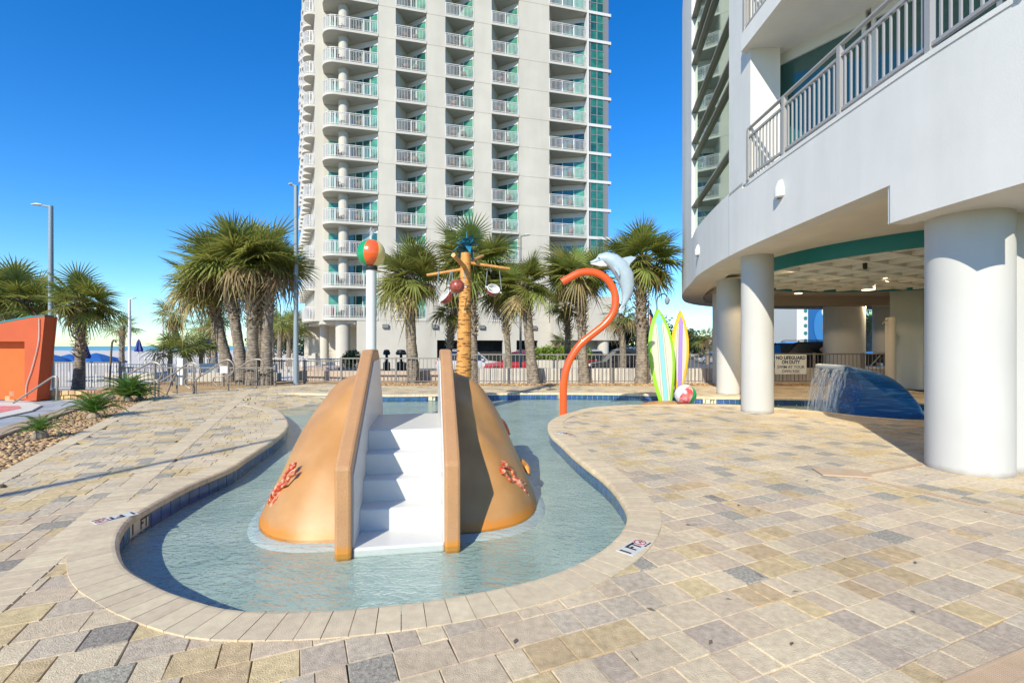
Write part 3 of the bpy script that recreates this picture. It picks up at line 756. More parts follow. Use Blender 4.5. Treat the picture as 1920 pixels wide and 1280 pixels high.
# starfish and fish ornaments
def star(s, t, r, m, parent):
    z = mound_z(s, t); m1 = MB(); m1.T = Matrix.Translation((t, s, zz(z)+.02)) @ Matrix.Rotation(math.copysign(R(50), t), 4, 'Y')
    for k in range(5):
        a = R(72*k+10); m1.tube([(0, 0, .01), (r*.5*math.cos(a), r*.5*math.sin(a), .012), (r*math.cos(a), r*math.sin(a), 0)], [.05, .035, .01], 7)
    m1.build('starfish_ornament', m, parent, smooth=True)
star(1.9, 1.08, .17, M['ball_orange'], SL); star(1.35, 1.24, .13, mat('faded_orange', (.75, .28, .05), .4), SL)
m1 = MB(); zz0 = zz(mound_z(2.35, -1.02)); m1.tube([(-1.0, 2.2, zz0+.0), (-1.03, 2.3, zz0+.07), (-1.05, 2.42, zz0+.04), (-1.06, 2.55, zz0)], [.03, .09, .07, .02], 8, flat=.6)
m1.build('fish_ornament', M['yellow'], SL, smooth=True)

# ------------------------------------------------------------------ beach ball spray post
def ball(name, parent, c, r, mats, n=6, rot=0, tilt=(0, 0, 0)):
    k = 0
    for g in range(n):
        m1 = MB(); vs = []; fs = []; nu, nv = 6, 16
        for j in range(nv+1):
            t_ = math.pi*j/nv
            for i in range(nu+1):
                a = rot+2*math.pi*(g+i/nu)/n; vs.append((r*math.sin(t_)*math.cos(a), r*math.sin(t_)*math.sin(a), -r*math.cos(t_)))
        for j in range(nv):
            for i in range(nu): a = j*(nu+1)+i; fs.append((a, a+1, a+nu+2, a+nu+1))
        from mathutils import Euler
        m1.T = Euler(tilt).to_matrix().to_4x4(); m1.add(vs, fs); m1.T = None
        o = m1.build(name, mats[g % len(mats)], None, smooth='all'); o.parent = parent; o.location = c
YB = 9.5; xb = PX(696, YB)
sp = thing('spray_post', 'tall white post topped by a large beach ball behind the slide', 'spray post', (xb, YB, FZ))
zb = PZ(475, YB); rb = .275
MB().lathe([(.17, FZ), (.17, FZ+.02), (.10, FZ+.03), (.10, zb-rb-.02)], (xb, YB), 24).build('post', M['white'], sp, smooth=True)
MB().lathe([(.115, zb-rb-.06), (.12, zb-rb-.05), (.12, zb-rb+.015), (.08, zb-rb+.02)], (xb, YB), 24).build('collar', M['black'], sp, smooth=True)
ball('ball_panel', sp, (0, 0, zb-FZ), rb, [M['ball_orange'], M['ball_yellow'], M['green']], 6, R(-104), (R(-6), R(4), 0))
m1 = MB()
for k in range(9):
    a = k*.7; h = .16+.1*random.random(); r0 = .02+.05*random.random()
    m1.tube([(xb, YB, zb+rb-.01), (xb+r0*math.cos(a)*.6, YB+r0*math.sin(a)*.6, zb+rb+h), (xb+r0*math.cos(a)*2, YB+r0*math.sin(a)*2, zb+rb+h*.55)], [.008, .006, .003], 5)
    m1.sphere((xb+random.gauss(0, .05), YB+random.gauss(0, .05), zb+rb+.1+random.random()*.15), .008, 6, 4)
m1.build('water_jet', M['falling_water'], sp)

# ------------------------------------------------------------------ bucket tree
YT = 11.6; xt = PX(866, YT)
bt = thing('bucket_tree', 'orange-brown artificial palm with tipping coconut buckets and blue leaves', 'water toy', (xt, YT, FZ))
zt = PZ(480, YT); prof = []
z = FZ; k = 0
def tr_r(z): return .20-.085*(z-FZ)/(zt-FZ)
lean = lambda z: (PX(864, YT)-PX(862, YT))+(.07*(z-FZ)/(zt-FZ))
pts = []; rad = []
while z < zt:
    pts.append((xt+lean(z), YT, z)); rad.append(tr_r(z)); pts.append((xt+lean(z), YT, z+.10)); rad.append(tr_r(z)*1.06); z += .11
MB().tube(pts, rad, 20).build('trunk', M['bark_paint'], bt, smooth=False)
m1 = MB()
z = FZ+.5
while z < zt-.5:
    for q in range(9):
        a = random.uniform(0, 6.28); L = random.uniform(.25, .5); zc = z+random.uniform(-.03, .03); r_ = tr_r(zc)*1.065
        pt = [(xt+lean(zc)+r_*math.cos(a+L*u), YT+r_*math.sin(a+L*u), zc+.018*math.sin(u*6)) for u in (-1, -.5, 0, .5, 1)]; m1.tube(pt, [.002, .007, .009, .007, .002], 4)
    z += .09
tag(m1.build('bark_grooves', M['groove'], bt), kind='stuff')
def arm(a, b, r_=.034): MB().tube([a, b], [r_*1.15, r_], 12).build('branch', M['bark_paint'], bt, smooth=True)
hub = (xt+.08, YT, PZ(500, YT))
arm((xt+.05, YT-.02, PZ(505, YT)), P(800, 516, YT-.15)); arm((xt+.1, YT, PZ(492, YT)), P(956, 504, YT+.2))
arm((xt+.08, YT-.05, PZ(502, YT)), P(850, 478, YT-.9), .05); arm((xt+.08, YT, PZ(496, YT)), P(905, 480, YT+1.2), .04)
def coconut(px, py, Y, tiltx, tilty, r_, open_=True):
    c = Vector(P(px, py, Y)); T = Matrix.Translation(c) @ Matrix.Rotation(tilty, 4, 'Y') @ Matrix.Rotation(tiltx, 4, 'X')
    m1 = MB(); m1.T = T; prof = [(r_*math.sin(R(a)), -r_*math.cos(R(a))) for a in range(4, 112, 9)]
    m1.lathe(prof, n=22, cap=False); o = m1.build('coconut_bucket', M['coconut'], bt, smooth='all')
    m1 = MB(); m1.T = T; e = prof[-1]; m1.lathe([(e[0], e[1]), (e[0]*.86, e[1]+.004), (e[0]*.8, e[1]-.08), (.4*r_, -.55*r_), (.02, -.87*r_)], n=22, cap=False); m1.build('bucket_lining', M['white'], bt, smooth=True)
    m1 = MB(); m1.T = T; m1.tube([(-r_*1.3, 0, 0), (r_*1.3, 0, 0)], .018, 8); m1.build('axle', M['white'], bt)
    up = c+Vector((0, 0, .5)); m1 = MB()
    for q in (-1, 1): MB().tube([c+Vector((q*r_*1.2, 0, 0)), c+Vector((q*r_*.9, 0, PZ(508, Y)-c.z))], .009, 6).build('hanger', M['lamp_grey'], bt)
coconut(835, 556, YT-.15, R(30), R(-48), .175); coconut(925, 543, YT+.1, R(48), R(22), .165); coconut(857, 537, YT-.8, R(-115), R(5), .165)
# blue leaves
m1 = MB(); top = Vector((xt+.12, YT, PZ(468, YT)))
for k in range(26):
    a = 2.4*k; el = random.uniform(-.5, 1.1); L = random.uniform(.35, .62); d = Vector((math.cos(a)*math.cos(el), math.sin(a)*math.cos(el), math.sin(el)))
    p1_ = top+d*L*.5+Vector((0, 0, .07)); p2_ = top+d*L+Vector((0, 0, -.12)); sdv = d.cross(Vector((0, 0, 1))).normalized()*.075
    m1.add([top-sdv*.3, top+sdv*.3, p1_+sdv, p1_-sdv, p2_], [(0, 1, 2, 3), (3, 2, 4)])
m1.tube([top, top+Vector((0, 0, .45))], [.03, .008], 6)
m1.build('blue_leaves', M['blue_leaf'], bt)

# ------------------------------------------------------------------ orange pipe with dolphin
YD = 10.0
pd = thing('dolphin_shower', 'tall curved orange pipe with a leaping grey dolphin at the pool edge', 'water toy', (PX(1056, YD), YD, FZ))
def Z4(zx, zy, dy=0): return P(1000+zx/3.764, 440+zy/3.764, YD+dy)
path = [Z4(212, 1330), Z4(211, 1180), Z4(214, 1060), Z4(232, 950), Z4(270, 860), Z4(335, 770), Z4(420, 700), Z4(505, 630), Z4(558, 560), Z4(580, 480), Z4(572, 405), Z4(535, 330), Z4(475, 282), Z4(395, 262), Z4(320, 272), Z4(255, 305), Z4(200, 335)]
pts = spline(path, .06)
MB().tube(pts, .078, 20, cap=True).build('pipe', M['orange_pipe'], pd, smooth=True)
MB().lathe([(.16, FZ), (.16, FZ+.02), (.09, FZ+.03)], (PX(1056, YD), YD), 20).build('base_flange', M['orange_pipe'], pd, smooth=True)
MB().tube([pts[-1], pts[-1]+(pts[-1]-pts[-2])*.05], .06, 16).build('nozzle', M['black'], pd)
dl = [(402, 195, 7), (425, 190, 11), (448, 182, 16), (470, 170, 34), (510, 165, 44), (560, 185, 55), (610, 230, 62), (648, 295, 60), (664, 360, 50), (662, 415, 38), (648, 460, 25), (632, 500, 13), (620, 525, 6)]
k_ = YD/F/3.764
MB().tube([Z4(a, b) for a, b, c in dl], [c*k_ for a, b, c in dl], 20, flat=.95).build('dolphin_body', M['dolphin'], pd, smooth='all')
def fin(pl_, th, name='fin', dy=0):
    a = [Z4(x, y, dy-th) for x, y in pl_]; b = [Z4(x, y, dy+th) for x, y in pl_]; n = len(a)
    MB().add(a+b, [tuple(range(n)), tuple(range(2*n-1, n-1, -1))]+[(i, n+i, n+(i+1) % n, (i+1) % n) for i in range(n)]).build(name, M['dolphin'], pd, bevel=.012)
fin([(600, 175), (645, 160), (690, 150), (728, 160), (710, 180), (685, 205), (670, 250)], .03, 'dorsal_fin')
fin([(575, 215), (600, 235), (613, 275), (606, 300), (590, 270), (570, 240)], .02, 'flipper', -.16)
fin([(625, 490), (650, 505), (640, 540), (612, 560), (600, 530)], .02, 'tail_fluke')
for zx, zy in ((497, 276), (562, 342)):
    c = Z4(zx, zy); MB().sphere(c, .06, 10, 8).build('clamp', M['black'], pd, smooth=True)
m1 = MB(); c = Z4(463, 165, -.09); m1.sphere(c, .014, 8, 6); m1.build('eye', M['black'], pd)
m1 = MB(); m1.tube([Z4(405, 205, -.02), Z4(440, 206, -.05), Z4(480, 205, -.12), Z4(520, 220, -.16)], [.01, .03, .07, .02], 8, flat=.5); m1.build('pale_jaw', M['white'], pd, smooth='all')

# ------------------------------------------------------------------ surfboards, ball, sand foot
def surfboard(tip, base, wmax, label, rim, stripe, Y, peak=.5, bw=.5, tail=.55, tri=False):
    t = thing('surfboard', label, 'surfboard', (PX(base[0], Y), Y, PZ(base[1], Y)), group='upright surfboards behind the deck')
    c0 = Vector(P(*base, Y)); c1 = Vector(P(*tip, Y)); ax = c1-c0; n = 26
    L = []; Rr = []; I1 = []; I2 = []
    def wd(u):  # half width along the board
        if u < peak: return wmax*(tail+(1-tail)*math.sin(u/peak*math.pi/2))
        v = (u-peak)/(1-peak); return wmax*max(0, (1-v**2.1))**.82
    s = ax.normalized().cross(Vector((0, 1, 0)))*-1
    if s.x < 0: s = -s
    th = .07
    def ring(scale, yoff, rng_=(0, 1), cut=0):
        out = []
        us = [rng_[0]+(rng_[1]-rng_[0])*i/n for i in range(n+1)]
        for u in us: h = max(0, wd(u)-cut)*scale; out.append(c0+ax*u+s*h+Vector((0, yoff, 0)))
        for u in reversed(us): h = max(0, wd(u)-cut)*scale; out.append(c0+ax*u-s*h+Vector((0, yoff, 0)))
        return out
    m1 = MB(); a = ring(1, 0); b = ring(.80, -th*.55); c = ring(.8, th); N = len(a)
    vs = b+a+c; fs = [tuple(range(N))]+[tuple(range(3*N-1, 2*N-1, -1))]
    for i in range(N): j = (i+1) % N; fs += [(i, N+i, N+j, j), (N+i, 2*N+i, 2*N+j, N+j)]
    m1.add(vs, fs); m1.build('board_body', rim, t, smooth=True)
    m1 = MB(); a = ring(1, -th*.6, (0, .965), .085); m1.add(a, [tuple(range(len(a)))]); o = m1.build('deck_panel', M['cream_board'], t)
    sm = o.modifiers.new('solid', 'SOLIDIFY'); sm.thickness = .006; sm.offset = 0
    m1 = MB(); hw = .052
    for u0, u1, w0, w1 in ((0, .84, hw, hw),):
        p = [c0+ax*u0-s*w0, c0+ax*u0+s*w0, c0+ax*u1+s*w1, c0+ax*u1-s*w1]; m1.add([q+Vector((0, -th*.67, 0)) for q in p], [(0, 1, 2, 3)])
    q = []
    for i in range(9):
        u = .84+.12*i/8; q.append(c0+ax*u+s*(max(0, wd(u)-.085)))
    for i in range(8, -1, -1):
        u = .84+.12*i/8; q.append(c0+ax*u-s*(max(0, wd(u)-.085)))
    m1.add([p+Vector((0, -th*.67, 0)) for p in q], [tuple(range(len(q)))])
    o = m1.build('centre_stripe', stripe, t); sm = o.modifiers.new('solid', 'SOLIDIFY'); sm.thickness = .004
    m1 = MB()
    for off in (-.115, .115) if not tri else (-.12, .12):
        p = [c0-s*(off-.004), c0-s*(off+.004), c0+ax*.80-s*(off*.75+.004), c0+ax*.80-s*(off*.75-.004)]; m1.add([q_+Vector((0, -th*.68, 0)) for q_ in p], [(0, 1, 2, 3)])
    for off in (-.052, .052):
        p = [c0-s*(off-.003), c0-s*(off+.003), c0+ax*.84-s*(off+.003), c0+ax*.84-s*(off-.003)]; m1.add([q_+Vector((0, -th*.69, 0)) for q_ in p], [(0, 1, 2, 3)])
    m1.build('pinstripes', mat('pinstripe_blue', (.12, .20, .32), .5), t); return t
surfboard((1276, 582), (1273, 738), .245, 'yellow rimmed surfboard with purple stripe leaning behind the green one', M['yellow'], M['purple'], 12.75, .52, tail=.35).rotation_euler = (0, 0, 0)
surfboard((1233, 578), (1248, 752), .335, 'lime green rimmed surfboard with aqua stripe standing upright in front', M['lime'], M['aqua'], 12.4, .5, tail=.52)
m1 = MB(); vs = []
m1.sphere((0, 0, 0), 1, 24, 12, sc=(.75, .45, .2)); o = single('sand_foot', m1, M['sand_plastic'], 'low orange sand coloured foot carrying the two surfboards', 'base', (0, 0, 0), smooth='all'); o.location = (PX(1250, 12.25), 12.3, -.21)
bb = thing('beach_ball', 'red, white and green beach ball resting beside the green surfboard', 'ball', (PX(1284, 12.0), 11.95, -.08))
ball('ball_panel', bb, (0, 0, .262), .262, [M['white'], M['ball_red'], M['green']], 6, R(-200), (R(20), R(18), R(8)))

# ------------------------------------------------------------------ wave fountain
YW = 11.0
wv = thing('wave_fountain', 'blue breaking-wave fountain pouring a curtain of water under the building', 'fountain', (PX(1660, YW), YW, FZ))
def wave_profile(o):
    # (px,py) silhouette: crest from toe over the top to the lip, then the inner curl down to the base
    top = [(1738, 792), (1737, 768), (1729, 745), (1715, 726), (1700, 713), (1680, 703), (1655, 696), (1625, 690), (1600, 687), (1583, 688)]
    inn = [(1584, 694), (1602, 697), (1614, 706), (1618, 720), (1616, 736), (1611, 750), (1604, 762), (1606, 800)]
    return top, inn
top, inn = wave_profile(0); dep = .95; nd = 14
def wpt(px, py, v):   # v across the depth: 0 near, 1 far
    Y = YW-.45+v*dep; x = PX(px, YW-.45); z = max(PZ(py, YW-.45), FZ)
    wx = min(1, max(0, (px-1592)/110)); rd_ = max(0, math.sin(v*math.pi))**.45; z = FZ+(z-FZ)*(1-wx*(1-(.30+.72*rd_)))
    return (x-.05*wx*(1-rd_), Y-.10*wx*math.sin(v*math.pi)*(1 if v < .5 else -1)*(1-rd_), z)
ringp = [q for q in top+inn]; ringp = [(p.x, p.y) for p in spline([(a, b, 0) for a, b in top], 6)]; ri = [(p.x, p.y) for p in spline([(a, b, 0) for a, b in inn], 6)]
prof = ringp+ri; n = len(prof); m1 = MB(); vs = []
for j in range(nd+1):
    for (a, b) in prof:
        vs.append(wpt(a, b, j/nd))
fs = []
for j in range(nd):
    for i in range(n-1): a = j*n+i; fs.append((a, a+1, a+n+1, a+n))
m1.add(vs, fs, 0); m1.add([vs[i] for i in range(n)], [tuple(range(n-1, -1, -1))], 0); m1.add([vs[nd*n+i] for i in range(n)], [tuple(range(n))], 0)
wm = M['wave']; nn = wm.node_tree.nodes; ll = wm.node_tree.links; g = nn.new('ShaderNodeNewGeometry'); mp = nn.new('ShaderNodeMapping'); mp.inputs['Rotation'].default_value = (0, R(35), 0); mp.inputs['Scale'].default_value = (1.0, 6, 16)
tt_ = nn.new('ShaderNodeTexNoise'); tt_.inputs['Scale'].default_value = 1.6; tt_.inputs['Detail'].default_value = 5; tt_.inputs['Distortion'].default_value = .8; ll.new(g.outputs['Position'], mp.inputs[0]); ll.new(mp.outputs[0], tt_.inputs['Vector'])
rr_ = nn.new('ShaderNodeValToRGB'); e = rr_.color_ramp.elements; e[0].position = .35; e[0].color = (.008, .09, .26, 1); e[1].position = .78; e[1].color = (.30, .52, .70, 1); x_ = e.new(.58); x_.color = (.01, .17, .48, 1)
ll.new(tt_.outputs['Fac'], rr_.inputs['Fac']); ll.new(rr_.outputs[0], nn['Principled BSDF'].inputs['Base Color'])
m1.build('wave_body', M['wave'], wv, smooth=True)
m1 = MB(); cr = [(p.x, p.y) for p in spline([(a, b, 0) for a, b in [(1592, 687.6), (1587, 687.3), (1583, 688)]], 3)]+[(1583, 694)]
vs = [];
for v in (-.03, 1.03):
    for a, b in cr: x, y, z = wpt(a, b, min(1, max(0, v))); vs.append((x, y+(-.02 if v < 0 else .02), z+.012))
n = len(cr); m1.add(vs, [(i, i+1, n+i+1, n+i) for i in range(n-1)]); o = m1.build('pale_crest', M['wave_foam'], wv, smooth=True); sm = o.modifiers.new('s', 'SOLIDIFY'); sm.thickness = .02
m1 = MB(); c = P(1730, 776, YW-.3); m1.sphere(c, .07, 10, 8, sc=(1.4, 1, .8)); m1.build('pale_toe', M['wave_foam'], wv, smooth='all')
m1 = MB()
for k in range(34):
    v = k/33; x0, y0, z0 = wpt(1584, 690, v); y0 = y0+random.gauss(0, .01); out_ = random.uniform(.16, .36)
    if 12 < k < 15 or 23 < k < 26: continue
    pts = [(x0-out_*u*(1.0 if u < 1 else 1), y0, z0-(z0-WZ)*u*u) for u in (0, .25, .5, .75, .9, 1)]
    wd_ = random.uniform(.012, .03)
    for (a, b) in zip(pts, pts[1:]): m1.add([(a[0], a[1]-wd_, a[2]), (a[0], a[1]+wd_, a[2]), (b[0], b[1]+wd_, b[2]), (b[0], b[1]-wd_, b[2])], [(0, 1, 2, 3)])
    # side sheet seen from the front
    for s_ in range(2):
        xo = random.uniform(-.05, .1); w2 = random.uniform(.006, .016)
        p2 = [(x0+.18*random.random()-out_*u, y0, z0-(z0-WZ)*u*u) for u in (0, .3, .6, .85, 1)]
        m1.tube(p2, [w2*.8, w2, w2, w2*.8, w2*1.3], 4)
for k in range(90):
    x0 = PX(1580, YW-.45)-random.uniform(.05, .55); m1.sphere((x0, YW+random.uniform(-.5, .5), WZ+random.random()**2*.22), random.uniform(.005, .018), 6, 4)
tag(m1.build('water_curtain', M['falling_water'], wv), kind='stuff')

# ------------------------------------------------------------------ fences
fcache = {}
def fence(x0, y0, x1, y1, zb_, zt_, label, posts=1.83, sp_=.14, first=True, dark=False, m=None, bottom=.08, name='fence', pr=.0085):
    m = m or M['fence']; d = Vector((x1-x0, y1-y0)); L = d.length; ang = math.atan2(d.y, d.x)
    t = thing(name, label, 'fence', (x0, y0, zb_), ang, local=True); H = zt_-zb_
    m1 = MB(); m1.box(0, L, -.022, .022, H-.045, H); m1.build('top_rail', m, t)
    m1 = MB(); m1.box(0, L, -.015, .015, bottom, bottom+.035); m1.build('bottom_rail', m, t)
    key = (round(H, 2), m.name, pr, bottom)
    if key not in fcache: a = MB(); a.box(-pr, pr, -pr, pr, bottom+.035, H-.045); b = MB(); b.box(-.032, .032, -.032, .032, 0, H+.02); fcache[key] = (a.mesh('picket', m), b.mesh('post', m))
    pk, po = fcache[key]; n = int(L/sp_); npst = max(1, round(L/posts))
    for i in range(npst+1): inst('post', po, t, (L*i/npst, 0, 0))
    q = []
    for i in range(1, n):
        x = i*L/n
        if min(abs(x-L*k/npst) for k in range(npst+1)) < .04: continue
        q.append(x)
    for x in q[:300]: inst('picket', pk, t, (x, 0, 0))
    return t
YF = 17.65
fence(PX(845, YF), YF, PX(1345, YF), YF, 0, 1.10, 'taupe metal picket fence between the pool and the parked cars')
fence(PX(640, YF), YF, PX(845, YF), YF, 0, .96, 'stretch of lower taupe picket fence seen behind the slide')
fence(PX(500, YF), YF+.1, PX(640, YF), YF, -.0, .86, 'low taupe picket fence right of the palm cluster')
fence(PX(1345, YF), YF, 14.6, YF-.1, 0, 1.12, 'taupe picket fence under the building carrying the lifeguard sign')
fence(14.75, YF-.3, 17.2, YF-1.2, 0, 1.12, 'short picket gate section at the far right behind the wave', name='gate')
fence(-18.5, 18.8, PX(225, 18.2), 18.2, -.3, .78, 'grey picket fence behind the leaning lamp post and single palm')
fence(-13.7, 16.8, -8.2, 16.6, -.3, .66, 'grey picket fence below the handrails left of the palm cluster')
wt = M['white_metal']
fence(-21, 27.5, -11.5, 26.3, -.7, .72, 'white picket railing on the beach side promenade', m=wt, sp_=.14, name='railing')
fence(-20.5, 22.6, -10.8, 22, -.7, .55, 'second white railing nearer the steps', m=wt, sp_=.14, name='railing')
fence(-11, 24.2, -7.5, 24.6, -.7, .75, 'white railing between the palm trunks and the tower', m=wt, sp_=.14, name='railing')
# low walls behind fences
def wallbox(x0, x1, y0, y1, z0, z1, label, m=None, name='low_wall', cat='wall', bevel=.015):
    cx, cy = (x0+x1)/2, (y0+y1)/2; return single(name, MB().box(x0, x1, y0, y1, z0, z1), m or M['lowwall'], label, cat, (cx, cy, z0), bevel=bevel)
for i in range(3):
    pass
lw = thing('retaining_wall', 'low grey ribbed wall behind the pool fence', 'wall', (4, 18.2, -.6))
x = PX(865, 18.2); k = 0
while x < 14.6:
    MB().box(x, x+.205, 18.05, 18.35, -.6, .55+random.uniform(-.004, .004)).build('wall_rib', M['lowwall'], lw); x += .22; k += 1
wallbox(-8.3, -2.6, 18.6, 18.9, -.6, .42, 'low tan wall behind the fence left of the slide', mat('tan_block_wall', (.46, .36, .28), .9, var=.1, scale=3))
wallbox(-2.4, -1.2, 18.3, 18.7, -.6, .50, 'short rubble stone wall behind the fence beside the slide', mat('rubble', (.45, .38, .30), .9, var=.35, scale=6, bump=.8, bscale=8))
wallbox(-16.5, -9.5, 19.4, 19.8, -.6, .30, 'low cream wall behind the left fence', mat('cream_wall', (.50, .45, .38), .9, var=.06, scale=2))
m1 = MB(); sid = thing('panel_wall', 'white horizontal board screen beside the palm trunks', 'screen', (-12.4, 20.5, -.6))
for k in range(7): MB().box(PX(375, 20.5), PX(407, 20.5), 20.45, 20.5, -.6+k*.18, -.43+k*.18).build('board', M['white'], sid, bevel=.005)
wd2 = single('white_post', MB().box(-.11, .11, -.11, .11, 0, 1.25), M['white'], 'white square post with red lifebuoy bracket near the handrails', 'post', (0, 0, 0), bevel=.01); wd2.location = (PX(341, 17.3), 17.3, -.3)

# sign on the fence
sg = thing('warning_sign', 'white NO LIFEGUARD ON DUTY sign hung on the fence under the building', 'sign', (PX(1482.5, YF-.06), YF-.06, PZ(701, YF)), local=True)
w_, h_ = 59*YF/F, 36.5*YF/F
MB().box(-w_/2, w_/2, -.006, .006, 0, h_).build('sign_board', M['sign_face'], sg, bevel=.003)
for i, (tx, sz, yy, bo) in enumerate((('NO LIFEGUARD', .175, .83, .006), ('ON DUTY', .175, .61, .006), ('SWIM AT YOUR', .145, .36, .0015), ('OWN RISK', .145, .14, .0015))):
    me = text_mesh(tx, sz, .001, 1.0, bo); me.materials.append(M['sign_navy'])
    wdt = max(v.co.x for v in me.vertices)-min(v.co.x for v in me.vertices); tgt = (.93, .58, .86, .57)[i]*w_
    inst('lettering', me, sg, (0, -.0085, yy*h_), (R(90), 0, 0), (tgt/wdt, 1, 1))

# ------------------------------------------------------------------ handrails at the steps
def handrail(pts, label, Y, r_=.022):
    p = [P(a, b, Y) for a, b in pts]; o = MB().tube(spline(p, .06), r_, 8)
    c = p[0]; return o, c
hr = [
 ([(240, 702), (262, 690), (282, 680), (296, 681), (304, 690), (304, 703), (297, 712), (290, 712)], [(290, 680, 744), (297, 712, 745)], 13.2, 'leftmost steel handrail with a looped end beside the steps'),
 ([(290, 745), (282, 735), (281, 722), (288, 714), (300, 715), (330, 697), (352, 682), (366, 681), (376, 692), (374, 706), (363, 714)], [(363, 683, 736), (367, 712, 736)], 14.0, 'second steel handrail with curled ends, beside the white post'),
 ([(357, 728), (348, 722), (347, 712), (356, 708), (370, 708), (395, 693), (420, 676), (432, 676), (439, 688), (435, 700), (425, 706)], [(428, 677, 730)], 15.0, 'third steel handrail with curled ends, carrying a small white notice'),
 ([(408, 723), (400, 715), (401, 708), (410, 706), (420, 705), (447, 690), (470, 676), (488, 674), (494, 684), (492, 692), (484, 695)], [(481, 674, 722)], 16.0, 'fourth steel handrail among the palm trunks'),
 ([(312, 740), (322, 716), (329, 703), (332, 707), (331, 738)], [], 13.6, 'short bent steel handrail beside the second loop'),
 ([(25, 755), (50, 739), (75, 722), (98, 707), (104, 706), (108, 712), (106, 750)], [], 12.0, 'sloping steel pool handrail in front of the orange wall')]
for pts_, legs, Y, lab in hr:
    p = [P(a, b, Y) for a, b in pts_]; t = thing('handrail', lab, 'handrail', (p[0][0], Y, -.3), group='steel handrails at the steps')
    MB().tube(spline(p, .06), .024, 8).build('rail', M['steel'], t, smooth=True)
    for (lx, y0_, y1_) in legs: MB().tube([P(lx, y0_, Y), (PX(lx, Y), Y, -.05)], .026, 8).build('leg', M['steel'], t, smooth=True)
single('notice', MB().box(0, 14*15/F, -.01, 0, 0, 13*15/F), M['white'], 'small white notice hung on the third handrail', 'notice', (0, 0, 0)).location = (PX(414, 15), 14.97, PZ(699, 15))
o = MB().tube(spline([P(206, 712, 17), P(207, 690, 17), P(209, 655, 17), P(211, 640, 17), P(216, 637, 17), P(217, 642, 17)], .08), .03, 8)
single('outdoor_shower', o, M['bark'], 'thin brown outdoor shower pole with hooked top behind the fence', 'shower', P(206, 712, 17))

# ------------------------------------------------------------------ orange structure at left
YO = 14.6; os_ = thing('orange_wall', 'leaning dark orange slide wall with a lighter orange recess at the left edge', 'wall', (-16, YO, -.3))
def O(px, py, y=YO): return P(px, py, y)
def slab_poly(front, y0, y1, name, m):
    a = [(PX(x, YO), y0, PZ(y, YO)) for x, y in front]; b = [(PX(x, YO), y1, PZ(y, YO)) for x, y in front]; n = len(a)
    MB().add(a+b, [tuple(range(n)), tuple(range(2*n-1, n-1, -1))]+[(i, n+i, n+(i+1) % n, (i+1) % n) for i in range(n)]).build(name, m, os_)
slab_poly([(46, 751), (68, 751), (84, 593), (60, 595), (-60, 617), (-60, 640), (46, 640)], YO, YO+.35, 'front_frame', M['dark_orange_wall'])
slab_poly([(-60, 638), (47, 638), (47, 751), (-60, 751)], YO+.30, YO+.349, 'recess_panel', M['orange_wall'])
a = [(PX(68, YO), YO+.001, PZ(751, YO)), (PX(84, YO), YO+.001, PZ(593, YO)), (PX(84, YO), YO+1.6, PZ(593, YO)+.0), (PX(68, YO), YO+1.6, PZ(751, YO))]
slab_poly([(66, 751), (68.5, 751), (84.5, 593.5), (81, 593.5)], YO+.351, YO+.40, 'side_panel', M['dark_orange_wall'])
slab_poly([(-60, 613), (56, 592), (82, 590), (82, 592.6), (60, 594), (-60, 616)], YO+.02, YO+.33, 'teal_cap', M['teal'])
MB().tube(spline([P(73, 597, YO-.03), P(72, 640, YO-.03), P(60, 690, YO-.03), P(50, 720, YO-.03), P(48, 745, YO-.03)], .1), .012, 6).build('hose', M['lowwall'], os_)
# second pool coping on the lower deck
m1 = MB(); x0, y0 = G(75, 764, -.3)
pc = [G(-30, 756, -.3), G(60, 757, -.3), G(78, 762, -.3), G(60, 772, -.3), G(-30, 792, -.3)]
o = single('lower_pool_coping', MB().prism(pc, -.3, -.26), mat('pale_coping', (.62, .58, .50), .8, var=.05), 'pale coping of the second pool on the lower deck', 'pool edge', (*pc[1], -.3), bevel=.01)
pc2 = [G(-30, 761, -.26), G(36, 761, -.26), G(40, 765, -.26), G(-30, 780, -.26)]
single('lower_pool_water', MB().prism(pc2, -.27, -.254), mat('bright_pool_water', (.10, .35, .50), .1, col2=(.02, .10, .35), scale=6), 'sliver of blue water in the second pool at the left edge', 'pool', (*pc2[1], -.27))

# ------------------------------------------------------------------ palms
def frond_mesh(seed, nleaf=30, L=1.0, spread=125, droop=.35, dry=False):
    rs = random.Random(seed); m1 = MB(); pet = L*.55
    # petiole along +X, slight arch; leaf blade fans in the XY plane
    pts = [(pet*u, 0, -.06*L*u*u) for u in (0, .5, 1)]
    m1.tube(pts, [.022*L, .014*L, .010*L], 4, cap=False)
    bx, bz = pet, -.06*L
    for i in range(nleaf):
        f = (i/(nleaf-1))*2-1; a = R(spread)*f; ll = L*(.78-.30*abs(f)**2)*rs.uniform(.85, 1.08)
        ox = bx+.16*L*(1-abs(f))      # costa
        d = Vector((math.cos(a), math.sin(a), 0)); s = Vector((-math.sin(a), math.cos(a), 0)); w0 = .0235*L
        fold = .10*L*(1-abs(f))*-0+.06*abs(f)*L
        dr = droop*rs.uniform(.6, 1.5); pr = None; vs = []
        for k, u in enumerate((0, .35, .7, 1)):
            c = Vector((ox, 0, bz))+d*ll*u*(1-.12*dr*u)+Vector((0, 0, fold*u-dr*ll*u**2.2)); wk = w0*(.35, 1, .62, .04)[k]
            tw = .35*wk*(1 if i % 2 else -1)
            vs += [c-s*wk+Vector((0, 0, -tw)), c+s*wk+Vector((0, 0, tw))]
        m1.add(vs, [(0, 1, 3, 2), (2, 3, 5, 4), (4, 5, 7, 6)])
    return m1
